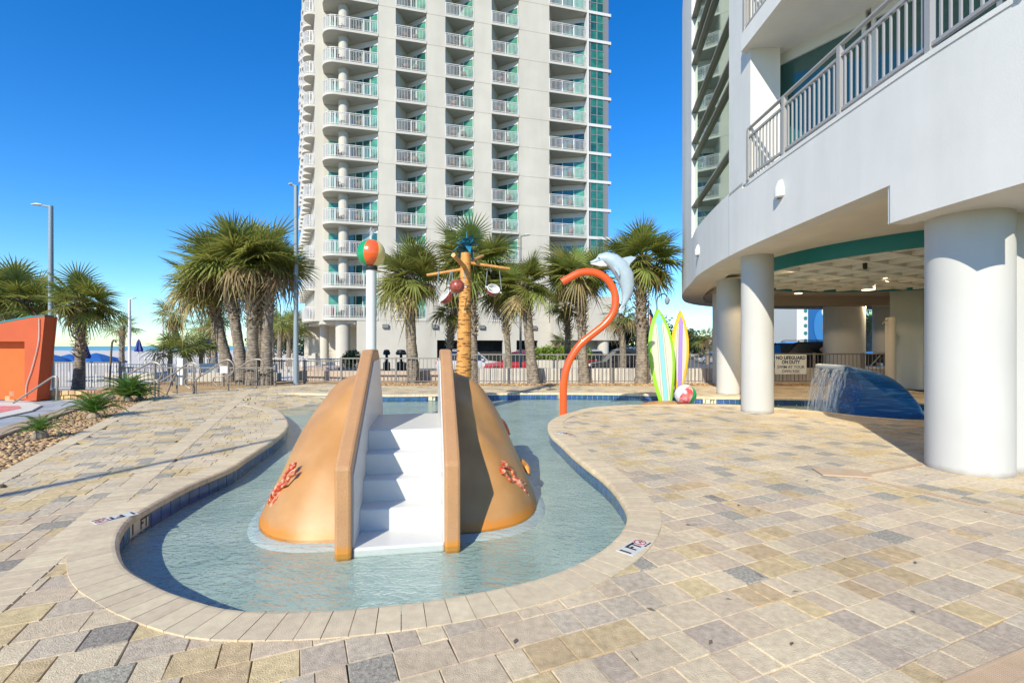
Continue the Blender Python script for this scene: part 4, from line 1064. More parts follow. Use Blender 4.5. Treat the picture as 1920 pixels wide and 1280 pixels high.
FR = [frond_mesh(i, droop=d).mesh('frond', M['frond']) for i, d in enumerate((.06, .16, .30, .50))]
FRD = [frond_mesh(10+i, nleaf=18, droop=1.0, spread=80).mesh('frond', M['frond_dry']) for i in range(2)]
# lighter frond with fewer faces for far palms
FRF = [frond_mesh(20+i, nleaf=16, droop=.4).mesh('frond', M['frond']) for i in range(2)]
def palm(px, py_base, Y, crown_px, crown_py, crown_r, trunk_w, label, n=44, boots=.45, z0=None, far=False, boot_w=1.7, dry=5, skirt=0, name='palm_tree', low=-.6, group='cabbage palms around the pool'):
    x0 = PX(px, Y); zb_ = z0 if z0 is not None else 0.; x1 = PX(crown_px, Y); zc = PZ(crown_py, Y)
    t = thing(name, label, 'palm tree', (x0, Y, zb_), group=group); H = zc-zb_; rs = random.Random(int(px*7+Y*3))
    pts = []; rad = []; ns = 26 if not far else 8
    for i in range(ns+1):
        u = i/ns; bend = u*u*(3-2*u) if abs(x1-x0) > .5 else u
        pts.append((x0+(x1-x0)*bend+.03*math.sin(u*5+px), Y, zb_-.05+(H+.05)*u)); r_ = trunk_w/2*(1.22-.3*min(1, u*3)) if u < .33 else trunk_w/2*(.92-.08*u)
        rad.append(r_*(1+rs.uniform(-.035, .035)+(.03 if i % 2 else -.03)))
    MB().tube(pts, rad, 14 if not far else 8).build('trunk', M['trunk'], t, smooth=True)
    # old leaf bases
    if boots > 0:
        m1 = MB(); nb = int(H*boots*58) if not far else int(H*boots*16)
        for k in range(nb):
            u = 1-boots+boots*(k/nb)*1.0; i = min(ns-1, int(u*ns)); c = Vector(pts[i]).lerp(Vector(pts[i+1]), u*ns-i); a = 2.39996*k
            d = Vector((math.cos(a), math.sin(a), 0)); s = Vector((-d.y, d.x, 0)); L = rs.uniform(.16, .34)*(.6+.7*(k/nb))*boot_w/1.7; wv_ = .05*boot_w/1.7
            up = rs.uniform(.7, 1.5) if rs.random() < .82 else rs.uniform(-.6, .2)
            p0 = c+d*(trunk_w*.40); p1_ = p0+(d*.75+Vector((0, 0, up*.6))).normalized()*L; pm_ = p0.lerp(p1_, .5)+d*.025
            m1.add([p0-s*wv_, p0+s*wv_, p0+d*.05+Vector((0, 0, -.03)), pm_-s*wv_*.62, pm_+s*wv_*.62, p1_-s*wv_*.3, p1_+s*wv_*.3], [(0, 1, 4, 3), (3, 4, 6, 5), (0, 2, 1), (0, 3, 2), (1, 2, 4), (3, 5, 2), (4, 2, 6)])
        tag(m1.build('leaf_bases', M['boot'], t), kind='stuff')
    c0 = Vector(pts[-1])-Vector((x0, Y, zb_))
    low += rs.uniform(-.15, .25); az0 = rs.uniform(0, 6.28); tl_ = rs.uniform(.05, .35)
    for k in range(n):
        u = (k+.5)/n; el = math.asin(max(-1, min(1, 1-(1-low)*u**.85)))+tl_*math.cos(2.39996*k-az0)*(1 if u < .8 else .3)
        if k < 3: el = R(80)
        az = 2.39996*k+rs.uniform(-.25, .25); isd = u > 1-dry/n
        if rs.random() < .14: continue
        me = (rs.choice(FRD) if isd else (rs.choice(FRF) if far else FR[min(3, int(u*3.2+rs.random()*.8))]))
        sc = crown_r/1.22*rs.uniform(.70, 1.12)*(.8 if k < 5 else 1)
        # frond points along local X: rotate to azimuth and elevation
        o = inst('frond', me, t, (c0.x, c0.y, c0.z-.10*u*H*.25), (rs.uniform(-.6, .6), -el+rs.gauss(0, .16), az+rs.gauss(0, .2)), (sc, sc, sc))
    return t
palm(145, 727, 17.0, 155, 562, 1.25, .33, 'single palm with a shaggy trunk beside the left lamp post', boots=.62, z0=-.2, dry=3)
palm(45, 745, 18.5, 40, 560, 1.6, .36, 'tall palm behind the orange wall at the left edge', boots=.5, z0=-.3, n=50)
palm(5, 745, 20.5, 5, 545, 1.5, .36, 'palm cut by the left edge of the frame behind the orange wall', boots=.5, z0=-.3)
palm(228, 672, 33., 230, 612, 1.25, .38, 'small distant palm between the white lamp and the closed umbrella', boots=.5, z0=-.7, far=True, n=36)
palm(360, 672, 31., 322, 590, 1.25, .42, 'palm with a leaning bare trunk left of the palm cluster', boots=.3, z0=-.7, far=True, n=40)
palm(405, 672, 30., 400, 600, 1.3, .4, 'shaggy palm low behind the leaning one', boots=.6, z0=-.7, far=True, n=36)
cl = 'palms of the dense cluster left of the tall lamp post'
palm(430, 716, 18.6, 398, 535, 1.75, .42, 'left back palm of the dense cluster, crown leaning left', boots=.4, n=60, dry=14, group=cl)
palm(456, 718, 17.6, 428, 500, 1.8, .42, 'tallest bushy palm in the middle of the dense cluster', boots=.45, n=66, dry=15, group=cl)
palm(476, 722, 17.0, 468, 485, 1.75, .42, 'palm with forked leaf bases in front of the dense cluster', boots=.55, n=60, dry=12, boot_w=2.3, group=cl)
palm(487, 716, 18.2, 492, 492, 1.7, .38, 'grey trunked palm behind the reddish trunk of the cluster', boots=.4, n=54, dry=10, group=cl)
palm(500, 718, 17.2, 504, 500, 1.35, .42, 'right-hand palm of the dense cluster with a reddish trunk', boots=.42, n=46, dry=8, group=cl)
palm(775, 718, 17.9, 768, 515, 1.55, .42, 'palm left of the bucket tree in front of the cream wall', boots=.34, n=56, dry=6)
palm(886, 718, 18.1, 884, 478, 1.6, .36, 'tallest palm directly behind the bucket tree', boots=.62, n=56, dry=6)
palm(838, 700, 19.6, 850, 580, 1.0, .3, 'small low palm left of the bucket tree trunk', boots=.5, n=32, z0=-.1)
palm(955, 718, 19.2, 944, 540, 1.3, .27, 'slender palm right of the bucket tree', boots=.48, n=44, z0=-.1)
palm(1003, 718, 17.3, 980, 528, 1.35, .40, 'thick grey trunked palm in front of the red car', boots=.36, n=50)
palm(1097, 718, 17.7, 1085, 512, 1.5, .36, 'palm behind the orange pipe with a split trunk', boots=.52, n=54)
palm(1066, 700, 20.2, 1062, 575, 1.05, .28, 'low palm crown behind the orange pipe', boots=.4, n=34, z0=-.2)
palm(1201, 718, 17.7, 1205, 480, 1.5, .42, 'palm with woven leaf bases beside the green surfboard', boots=.56, n=54, boot_w=2.0)
palm(1052, 668, 30, 1052, 640, .95, .3, 'little palm growing over the hedge behind the cars', boots=.4, n=26, z0=-.3, far=True)
palm(1168, 690, 26, 1166, 590, 1.25, .4, 'palm behind the dolphin with a pale smooth trunk', boots=.2, n=36, z0=-.6, far=True)
palm(1326, 665, 52, 1326, 632, 1.7, .45, 'far palm beside the yellow surfboard', boots=.3, n=30, z0=-.6, far=True)
palm(1630, 690, 36, 1630, 600, 1.7, .5, 'palm seen between the columns under the building', boots=.5, n=40, z0=-.6, far=True)
for i, (px, py, Y) in enumerate(((524, 603, 44), (540, 610, 50), (510, 612, 55), (552, 606, 47), (390, 622, 50))):
    palm(px, 670, Y, px+2, py, 1.9, .5, ['far palm just left of the tall lamp post', 'far palm hidden behind the tall lamp post', 'farthest palm right of the cluster', 'far palm against the tower base', 'far palm seen between the leaning palm and the cluster'][i], boots=.3, n=30, z0=-.7, far=True, dry=2)
for i, (px, py, Y) in enumerate(((345, 650, 24), (318, 658, 23), (378, 658, 25))):
    palm(px, 680, Y, px, py, 1.25, .25, ['bushy young palm behind the white railing', 'lowest young palm at the left of the railing', 'young palm right of the bushy one'][i], boots=0, n=26, z0=-.5, far=True, dry=3, low=-.1, name='young_palm')
# sago palms
def sago_frond(L=.8):
    m1 = MB(); n = 22; pts = [(L*u, 0, .30*L*math.sin(u*2.3)-.28*L*u*u) for u in [i/8 for i in range(9)]]
    m1.tube(pts, [.008]*8+[.002], 4, cap=False)
    for i in range(2, n):
        u = i/n; k = min(7, int(u*8)); c = Vector(pts[k]).lerp(Vector(pts[k+1]), u*8-k); ll = .17*math.sin(min(1, u*1.25+.12)*math.pi)**.6*L/.8+.02
        for s in (-1, 1):
            d = Vector((.45, s, .28)).normalized(); a = c; b = c+d*ll; p = Vector((.012, 0, 0)); m1.add([a-p, a+p, b], [(0, 1, 2)])
            m1.add([a-p*.8, c+d*ll*.6+p*.8, b+Vector((.01, 0, -.015))], [(0, 1, 2)])
    return m1
SG = sago_frond().mesh('frond', M['sago'])
def sago(px, py, z, sc, label, n=26, low=.05):
    x, y = G(px, py, z); t = thing('sago_palm', label, 'sago palm', (x, y, z), group='sago palms in the gravel bed'); rs = random.Random(int(px))
    MB().lathe([(.09, -.05), (.11, .03), (.08, .10), (.03, .13)], n=10).build('trunk', M['boot'], t); t.children[0].location = (x*0, 0, 0)
    ch = kids(t)[0]
    for v in ch.data.vertices: v.co.x += x; v.co.y += y; v.co.z += z
    for k in range(n):
        u = k/n; el = R(75)*(1-u)+R(low*57)*u; s = sc*rs.uniform(.85, 1.1)
        inst('frond', SG, t, (0, 0, .10), (rs.uniform(-.2, .2), -el*.9+.25, 2.39996*k), (s, s, s))
sago(75, 822, -.02, .52, 'small sago palm nearest the camera in the gravel bed', n=16)
sago(176, 784, -.02, .80, 'dark green sago palm in the middle of the gravel bed', n=28)
sago(240, 752, 0, .98, 'bright green sago palm at the far end of the gravel bed', n=36)
sago(262, 752, -.05, .7, 'low brownish sago palm beside the second handrail', n=20)

# ------------------------------------------------------------------ lamp posts
def lamp(px, Y, ytop, side, label, z0=0., r_=.075, arm_=.75, m=None):
    m = m or M['lamp_grey']; x = PX(px, Y); zt_ = PZ(ytop, Y); t = thing('lamp_post', label, 'lamp post', (x, Y, z0))
    MB().lathe([(r_*1.5, z0), (r_*1.5, z0+.06), (r_*1.05, z0+.08), (r_*.8, zt_)], (x, Y), 14).build('pole', m, t, smooth=True)
    a = arm_; MB().tube([(x, Y, zt_-.04), (x+side*a*.5, Y, zt_+.02), (x+side*a*.6, Y, zt_+.03)], .035, 8).build('arm', m, t, smooth=True)
    m1 = MB(); m1.tube([(x+side*a*.45, Y, zt_+.03), (x+side*a*.7, Y, zt_+.05), (x+side*a, Y, zt_+.05)], [.05, .11, .05], 10, flat=1.0); m1.T = None
    for i, v in enumerate(m1.v): m1.v[i] = (v[0], v[1], (zt_+.05)+(v[2]-zt_-.05)*.45)
    m1.build('lamp_head', M['white'], t, smooth=True)
lamp(95.5, 17.3, 386, -1, 'grey lamp post with a flat head at the far left', -.2, .085, .68)
lamp(555, 17.3, 348, -1, 'tallest grey lamp post in front of the tower corner', 0, .085, .25)
lamp(243, 30, 560, 1, 'slim white lamp post by the beach umbrellas', -.7, .09, .4, M['white'])
lamp(305, 40, 592, 1, 'distant thin white pole left of the leaning palm', -.8, .09, .25, M['white'])
lamp(501, 40, 590, -1, 'far pale lamp pole right of the palm cluster', -.7, .07, .3, M['white'])
lamp(976, 24, 442, 1, 'dark street lamp in front of the tower wall behind the palms', -.6, .06, .5, M['window_frame'])
o = MB(); Yl = 30
t = thing('street_lamp', 'black gooseneck street lamp above the green surfboard', 'street lamp', (PX(1232, Yl), Yl, -.6))
MB().tube([(PX(1232, Yl), Yl, -.6), P(1232, 578, Yl)], [.09, .06], 8).build('pole', M['black'], t)
MB().tube(spline([P(1232, 580, Yl), P(1232, 562, Yl), P(1238, 553, Yl), P(1246, 551, Yl), P(1251, 556, Yl)], .1), .04, 8).build('gooseneck', M['black'], t, smooth=True)
MB().lathe([(.05, PZ(556, Yl)), (.16, PZ(561, Yl)), (.17, PZ(563, Yl)), (.12, PZ(569, Yl)), (.02, PZ(571, Yl))], (PX(1251, Yl), Yl), 12).build('lantern', M['lamp_grey'], t, smooth=True)
t = thing('flag_pole', 'thin flag pole with a drooping striped flag beside the green surfboard', 'flag', (PX(1216, 34), 34, -.6))
MB().tube([(PX(1216, 34), 34, -.6), P(1216, 566, 34)], .035, 8).build('pole', M['black'], t)
MB().sphere(P(1216, 565, 34), .07, 8, 6).build('finial', M['black'], t)
fm = MB(); Yf = 34
for r_ in range(9):
    for c in range(6):
        def fp(u, v): return (PX(1217, Yf)+u*.28+.04*math.sin(v*5), Yf+.08*math.sin(u*9+v*3), PZ(574, Yf)-v*1.25-u*.55)
        u0, u1, v0, v1 = c/6, (c+1)/6, r_/9, (r_+1)/9; mi = 2 if (r_ < 4) else (0 if c % 2 else 1)
        fm.add([fp(u0, v0), fp(u1, v0), fp(u1, v1), fp(u0, v1)], [(0, 1, 2, 3)], mi)
fm.build('flag', [M['red'], M['white'], M['sign_navy']], t)

# ------------------------------------------------------------------ beach umbrellas and loungers
def closed_umbrella(px, ytop, ybot, Y, label):
    x = PX(px, Y); t = thing('beach_umbrella', label, 'umbrella', (x, Y, -.9), group='blue umbrellas on the beach'); zt_ = PZ(ytop, Y); zb_ = PZ(ybot, Y); vs = []
    MB().tube([(x, Y, -.9), (x, Y, zt_)], .03, 6).build('pole', M['white'], t)
    m1 = MB(); n = 14; prof = [(.02, zt_+.05), (.10, zt_-.1), (.16, zt_-(zt_-zb_)*.5), (.24, zb_+.1), (.22, zb_)]
    for r_, z in prof:
        for k in range(n): a = 2*math.pi*k/n; rr2 = r_*(1 if k % 2 else .7); vs.append((x+rr2*math.cos(a), Y+rr2*math.sin(a), z))
    m1.add(vs, [(i*n+k, i*n+(k+1) % n, (i+1)*n+(k+1) % n, (i+1)*n+k) for i in range(len(prof)-1) for k in range(n)]); m1.build('canopy', M['umbrella_dark'], t)
def open_umbrella(px, py, Y, r_, label, m=None):
    x = PX(px, Y); z = PZ(py, Y); t = thing('beach_umbrella', label, 'umbrella', (x, Y, -.9), group='blue umbrellas on the beach')
    MB().tube([(x, Y, -.9), (x, Y, z)], .03, 6).build('pole', M['white'], t)
    MB().lathe([(.02, z+.02), (r_*.35, z-.10), (r_*.75, z-.30), (r_, z-.5), (r_*.98, z-.53), (r_*.5, z-.3), (.02, z-.1)], (x, Y), 10).build('canopy', m or M['umbrella'], t)
closed_umbrella(158, 641, 672, 21, 'closed navy umbrella behind the single palm trunk')
closed_umbrella(260, 637, 659, 30, 'closed navy umbrella right of the white lamp post')
for i, (px, py, Y, r_) in enumerate(((95, 664, 30, 1.1), (130, 664, 34, 1.1), (180, 662, 29, 1.15), (208, 668, 40, 1.2))):
    open_umbrella(px, py, Y, r_, ['open blue umbrella behind the left lamp post', 'open blue umbrella left of the single palm', 'open blue umbrella right of the closed navy one', 'low open blue umbrella farthest out'][i])
open_umbrella(383, 635, 26, .75, 'open navy umbrella between the leaning palm and the cluster', M['umbrella_dark'])
lg0 = MB()
lg0.box(-.9, .5, -.3, .3, .30, .36); 
lg = thing('sun_lounger', 'white sun lounger left of the railing', 'lounger', (-15, 24, -.7), local=True, group='sun loungers on the beach side deck')
lg0.build('seat', M['white'], lg); MB().add([(.5, -.3, .34), (.5, .3, .34), (1.0, .3, .85), (1.0, -.3, .85), (.5, -.3, .30), (.5, .3, .30), (1.02, .3, .80), (1.02, -.3, .80)], [(0, 1, 2, 3), (7, 6, 5, 4), (0, 3, 7, 4), (1, 5, 6, 2), (3, 2, 6, 7)]).build('backrest', M['umbrella'], lg)
m1 = MB()
for a in (-.8, .4):
    for b in (-.27, .27): m1.box(a-.03, a+.03, b-.03, b+.03, 0, .30)
m1.build('legs', M['white'], lg)
def copy_tree(o, parent=None):
    c = o.copy(); COL.objects.link(c); 
    if parent is not None: c.parent = parent
    for ch in kids(o): copy_tree(ch, c)
    return c
lgp = [(272, 24), (290, 25), (255, 24.5), (310, 26), (330, 25), (238, 25.5), (395, 27), (415, 26), (345, 27), (215, 26), (540, 27), (512, 27)]
lgn = ['first', 'second', 'third', 'fourth', 'fifth', 'sixth', 'seventh', 'eighth', 'ninth', 'tenth', 'eleventh', 'twelfth']; rk = sorted(range(12), key=lambda i: lgp[i][0])
for i, (px, Y) in enumerate(lgp):
    o = lg if i == 0 else copy_tree(lg); o.location = (PX(px, Y), Y, -.87); o.rotation_euler = (0, 0, random.uniform(1, 2.2))
    o['label'] = f'{lgn[rk.index(i)]} lounger from the left with blue back behind the white railing'

# ------------------------------------------------------------------ hotel tower
TW = thing('hotel_tower', 'tall cream hotel tower with stacked balconies and green glass behind the palms', 'building', (-14, 41.3, -.87), math.atan2(.252, .968), local=True)
TZ = .87
def tz(z): return z+TZ
FL = [3.6+2.75*k for k in range(13)]; FH = 2.75
core = [(-3.05, 2.3), (24.3, 2.3), (24.3, 16), (-6, 16)]
MB().prism(core, tz(3.6), tz(39.2)).build('tower_body', M['tower'], TW)
MB().prism([(.6, 2.3), (24.3, 2.3), (24.3, 16), (-5, 16), (-5, 9), (.6, 7)], 0, tz(3.6)).build('base_wall', M['tower'], TW)
piers = [(2.39, 3.88), (6.57, 8.24), (10.87, 12.52), (15.14, 18.15)]
for (q0, q1) in piers:
    me = MB().box(q0, q1, 0, 2.35, .012, FH-.012).mesh('wall_panel', M['tower'])
    for z in FL: inst('wall_panel', me, TW, (0, 0, tz(z)))
    MB().box(q0+.02, q1-.02, .03, 2.3, tz(3.6), tz(39.2)).build('pier_core', M['tower'], TW)
def railing_mesh(pts, h=1.1, sp_=.13, m=None, pr=.014, closed=False, name='railing', posts=1.35):
    m1 = MB(); pts = [Vector((x, y)) for x, y in pts]
    for a, b in zip(pts, pts[1:]):
        d = b-a; L = d.length; n = max(1, round(L/sp_)); ang = math.atan2(d.y, d.x); m1.T = Matrix.Translation((a.x, a.y, 0)) @ Matrix.Rotation(ang, 4, 'Z')
        m1.box(0, L, -.03, .03, h-.05, h); m1.box(0, L, -.018, .018, h-.16, h-.13); m1.box(0, L, -.02, .02, .08, .12)
        for i in range(n): x = (i+.5)*L/n; m1.box(x-pr, x+pr, -pr, pr, .12, h-.16)
        k = max(1, round(L/posts))
        for i in range(k+1): m1.box(L*i/k-.03, L*i/k+.03, -.031, .031, 0, h)
        m1.T = None
    return m1.mesh(name, m or M['white_metal'])
def panes(me_name, p0, p1, n, z0, z1, mats, split=None):
    """glass door line from p0 to p1 in plan: frame mesh and pane meshes"""
    p0 = Vector(p0); p1 = Vector(p1); d = p1-p0; L = d.length; ang = math.atan2(d.y, d.x); T = Matrix.Translation((p0.x, p0.y, 0)) @ Matrix.Rotation(ang, 4, 'Z')
    fr = MB(); fr.T = T; fr.box(0, L, -.05, .06, z1-.07, z1); fr.box(0, L, -.05, .06, z0, z0+.06); out = []
    for i in range(n+1): x = L*i/n; fr.box(max(0, x-.035), min(L, x+.035), -.055, .055, z0+.06, z1-.07)
    fr.box(0, L, -.02, .06, z1, z1+.45)
    for i in range(n):
        g_ = MB(); g_.T = T; g_.box(L*i/n+.03, L*(i+1)/n-.03, .0, .02, z0+.05, z1-.06); out.append(g_.mesh('pane', mats[i % len(mats)]))
    return fr.mesh('door_frame', M['white_metal']), out
gG, gC = M['green_glass'], M['curtain_glass']
M['drape'] = mat('pale_drape_behind_glass', (.26, .36, .31), .12, var=.3, scale=4, spec=.9); M['drape2'] = mat('dim_room_glass', (.01, .03, .03), .06, spec=1.)
bays = [(3.88, 6.57), (8.24, 10.87), (12.52, 15.14)]
bname = ['left corner column', 'second column', 'third column', 'fourth column', 'right-hand column']; fname = ['lowest', 'second', 'third', 'fourth', 'fifth', 'sixth', 'seventh', 'eighth', 'ninth', 'tenth', 'eleventh', 'twelfth', 'thirteenth']
spec = []
for (a, b) in bays:
    slab = [(a, -.06), (b, -.06), (b, .3), (a+1.15, 2.0), (a+1.0, 2.0), (a, .2)]
    slab = [(a+.005, -.06), (b-.005, -.06), (b-.005, 2.3), (a+.005, 2.3)]
    spec.append(dict(slab=slab, rail=[(a+.03, 0), (b-.03, 0)], glass=((a+1.06, 1.9), (b-.02, .28)), n=2, mats=[gG, gC], wall=[(a, .0), (a+1.06, 1.9)], span=(a, b)))
# corner bay 0 with rounded end
rd = []
for k in range(9):
    a = R(270-90*k/8); rd.append((-1.15+1.15*math.cos(a), 1.15+.06*0+1.21*math.sin(a)))
slab0 = [(2.385, -.06)]+rd+[(-2.32, 2.3), (2.385, 2.3)]
spec0 = dict(slab=slab0, rail=[(2.36, 0), (-1.15, 0)]+[(x+.04, y+.03) for x, y in rd[2::2]], glass=((-.2, 2.0), (2.37, .35)), n=4, mats=[gG, gG, gG, gC], wall=None, span=(-2.2, 2.39))
a, b = 18.15, 22.0
spec4 = dict(slab=[(a+.005, -.06), (b, -.06), (b, 2.3), (a+.005, 2.3)], rail=[(a+.03, 0), (b-.05, 0), (b-.05, .9)], glass=((a+.9, 2.0), (b+.1, .6)), n=3, mats=[gG, gG, M['mirror_glass'] if False else gC], wall=[(a, .0), (a+.9, 2.0)], span=(a, b))
allb = [spec0]+spec+[spec4]
chair_pts = []
for bi, sp_ in enumerate(allb):
    sm_ = MB().prism(sp_['slab'], 0, .22).mesh('balcony', M['tower_slab'])
    rl = railing_mesh(sp_['rail']); fr, ps = panes('x', sp_['glass'][0], sp_['glass'][1], sp_['n'], .22, 2.28, sp_['mats'])
    wl = None
    if sp_['wall']:
        (xa, ya), (xb_, yb_) = sp_['wall']; wl = MB().prism([(xa+.0, ya+.01), (xb_, yb_), (xb_+.0, yb_+.4), (xa+.0, 2.3)], .22, FH).mesh('side_wall', M['tower'])
    for fi, z in enumerate(FL[:-1]):
        if bi == 4 and z < 5: continue
        s = inst('balcony', sm_, TW, (0, 0, tz(z))); inst('railing', rl, s, (0, 0, .22))
        d = inst('glass_door', fr, TW, (0, 0, tz(z)))
        for p in ps:
            o = inst('pane', p, d)
            if random.random() < .22:
                o.material_slots[0].link = 'OBJECT'; o.material_slots[0].material = random.choice((M['drape'], M['drape2'], gG, gC))
        if wl: inst('side_wall', wl, TW, (0, 0, tz(z)))
        chair_pts.append((bi, fi, z+.22, sp_['span']))
# corner column
cm = MB().lathe([(.42, .22), (.42, 2.75)], (-.55, .95), 18).mesh('corner_column', M['tower'])
for z in FL[:-1]: inst('corner_column', cm, TW, (0, 0, tz(z)))
MB().box(-2.3, -.25, 2.05, 2.32, tz(3.6), tz(39)).build('corner_back_wall', M['tower'], TW)
lw_ = MB(); lw_.box(-1.9, -1.05, 1.98, 2.04, .3, 2.25); lwm = lw_.mesh('side_window', M['curtain_glass'])
for z in FL[:-1]: inst('side_window', lwm, TW, (0, 0, tz(z)))
# glass corner at the right
gc_fr = MB(); gc_fr.box(22.15, 24.55, -.1, .75, -.14, .14); gcm = gc_fr.mesh('floor_band', M['white_metal'])
gk = MB()
for k in range(3): gk.box(22.35, 23.75, -.035, .02, .2+.83*k+.78, .2+.83*k+.86)
gk.box(22.35, 22.42, -.04, .02, .14, FH-.14); gk.box(23.03, 23.12, -.04, .02, .14, FH-.14); gk.box(23.72, 23.8, -.04, .02, .14, FH-.14); gkm = gk.mesh('mullions', M['window_frame'])
gp0 = MB().box(0, .66, -.01, .01, 0, .80).mesh('pane', mat('corner_green_glass', (.025, .15, .10), .06, spec=1., var=.35, scale=2)); gp1 = MB().box(0, .66, -.01, .01, 0, .80).mesh('pane', mat('tower_mid_glass', (.012, .09, .065), .06, spec=1., var=.4, scale=2))
MB().box(22.2, 24.3, .03, 2.3, tz(9), tz(39)).build('glass_corner_core', M['green_glass'], TW)
MB().box(22.02, 22.2, -.08, .9, tz(6), tz(39)).build('corner_mullion', M['white_metal'], TW)
MB().box(23.82, 24.3, -.03, .04, tz(9), tz(39)).build('dark_corner_pane', M['window_frame'], TW)
for fi, z in enumerate(FL[2:-1]):
    inst('floor_band', gcm, TW, (0, 0, tz(z+.1))); mk = inst('mullions', gkm, TW, (0, 0, tz(z+.1)))
    for k in range(3):
        for c in range(2): inst('pane', random.choice((gp0, gp1, gp0)), mk, (22.38+c*.69, 0, .16+k*.84))
inst('floor_band', gcm, TW, (0, 0, tz(FL[-1]+.1)))
# scalloped balconies on the beach side
sc_sl = MB(); sc_p = MB(); pts = [(1.0*math.cos(R(a)), .80*math.sin(R(a))) for a in range(90, 271, 15)]
sc_sl.prism([(p[0]*.92, p[1]*1.12) for p in pts], 0, .22); scm = sc_sl.mesh('curved_balcony', M['tower_slab'])
pp = [(p[0]*.92, p[1]*1.12) for p in pts]; iv = [(p[0]*.86, p[1]*1.05) for p in pts]; n = len(pp)
scp = railing_mesh([(x*.96, y*.96) for x, y in pp], h=1.05, sp_=.22, posts=5, pr=.014, name='railing')

for c in range(8):
    dp = 3.5+c*1.8; qx = -3.05-(dp-2.3)*2.7/13.7
    for z in FL[:-1]:
        s = inst('curved_balcony', scm, TW, (qx, dp, tz(z)), (0, 0, R(12))); inst('railing', scp, s, (0, 0, .22))
# base details
for q0, q1, z0_, z1_ in ((.6, 7.5, -.87, 3.6), (7.5, 13.6, 1.9, 3.6), (13.6, 14.9, -.87, 3.6), (14.9, 17.0, 1.9, 3.6), (17.0, 24.3, -.87, 3.6)):
    MB().box(q0, q1, .0, .3, tz(z0_), tz(z1_)).build('base_panel', M['tower'], TW)
MB().box(7.4, 17.1, 1.2, 1.4, 0, tz(1.95)).build('garage_shade_sheet', M['inner_shade'], TW)  # dark sheet painted as the shade within the garage openings
MB().box(.6, 24.3, .29, 2.35, tz(3.35), tz(3.59)).build('base_soffit', M['tower'], TW)
MB().box(18.2, 24.7, -1.4, .0, tz(1.9), tz(6.1)).build('podium', M['tower'], TW, bevel=.03)
MB().lathe([(.55, 0), (.55, tz(1.9))], (23.4, -.7), 18).build('podium_column', M['tower'], TW, smooth=True)
MB().lathe([(.62, 0), (.62, tz(3.6))], (-.6, 1.0), 20).build('base_column', M['tower'], TW, smooth=True)
MB().lathe([(.4, 0), (.4, tz(3.6))], (-2.6, 5.0), 16).build('base_column', M['tower'], TW, smooth=True)
MB().lathe([(.4, 0), (.4, tz(3.6))], (-3.6, 9.0), 16).build('base_column', M['tower'], TW, smooth=True)
for q in (3.0, 7.3, 11.6, 16.6): MB().box(q-.27, q+.27, -.22, -.002, tz(2.95), tz(3.3)).build('wall_light', M['window_frame'], TW, bevel=.03)
MB().prism([(-2.3, 1.2), (.5, .2), (.5, 8), (-5, 9)], tz(3.3), tz(3.58)).build('corner_soffit', M['tower'], TW)
# stairs at the beach side
m1 = MB()
for k in range(8): m1.box(-5.4+k*.3, -5.1+k*.3, 2.0, 3.6, 0, .2+.2*k)
m1.build('beach_stairs', M['tower'], TW)
# patio chairs on balconies
chm = MB(); chm.box(-.25, .25, -.25, .25, .40, .45); chm.box(-.25, .25, .20, .25, .45, .95)
for a in (-.22, .19):
    for b in (-.22, .19): chm.box(a, a+.04, b, b+.04, 0, .40)
chm.box(-.27, -.22, -.22, .22, .62, .66); chm.box(.22, .27, -.22, .22, .62, .66)
chme = chm.mesh('patio_chair', M['chair']); tb = MB(); tb.lathe([(.25, .42), (.25, .45)], n=12); tb.lathe([(.03, 0), (.03, .42)], n=6); tbm = tb.mesh('patio_table', M['chair'])
TWM = Matrix.Translation((-14, 41.3, -.87)) @ Matrix.Rotation(math.atan2(.252, .968), 4, 'Z')
for bi, fi, z, (a, b) in chair_pts:
    if fi > 9 or (bi == 4 and fi < 2): continue
    w2 = b-a; cs = [(a+w2*.30, 'left'), (a+w2*.62, 'right')]
    for q, sd_ in cs:
        if random.random() < .18: continue
        p = TWM @ Vector((q, .48 if bi else .6, tz(z))); o = inst('patio_chair', chme, None, p, (0, 0, random.uniform(-.7, .7)+(0 if random.random() < .5 else .8)))
        tag(o, f'brown chair at {sd_} on the {fname[fi]} tower balcony up, {bname[bi]}', 'chair', 'patio chairs on the tower balconies')
p = TWM @ Vector((-.1-1.3, .35, tz(4.6))); o = single('towel', MB().box(-.3, .3, -.02, .02, -.5, .0), M['towel'], 'red towel hung on the lowest corner balcony of the tower', 'towel', (0, 0, 0)); o.location = p

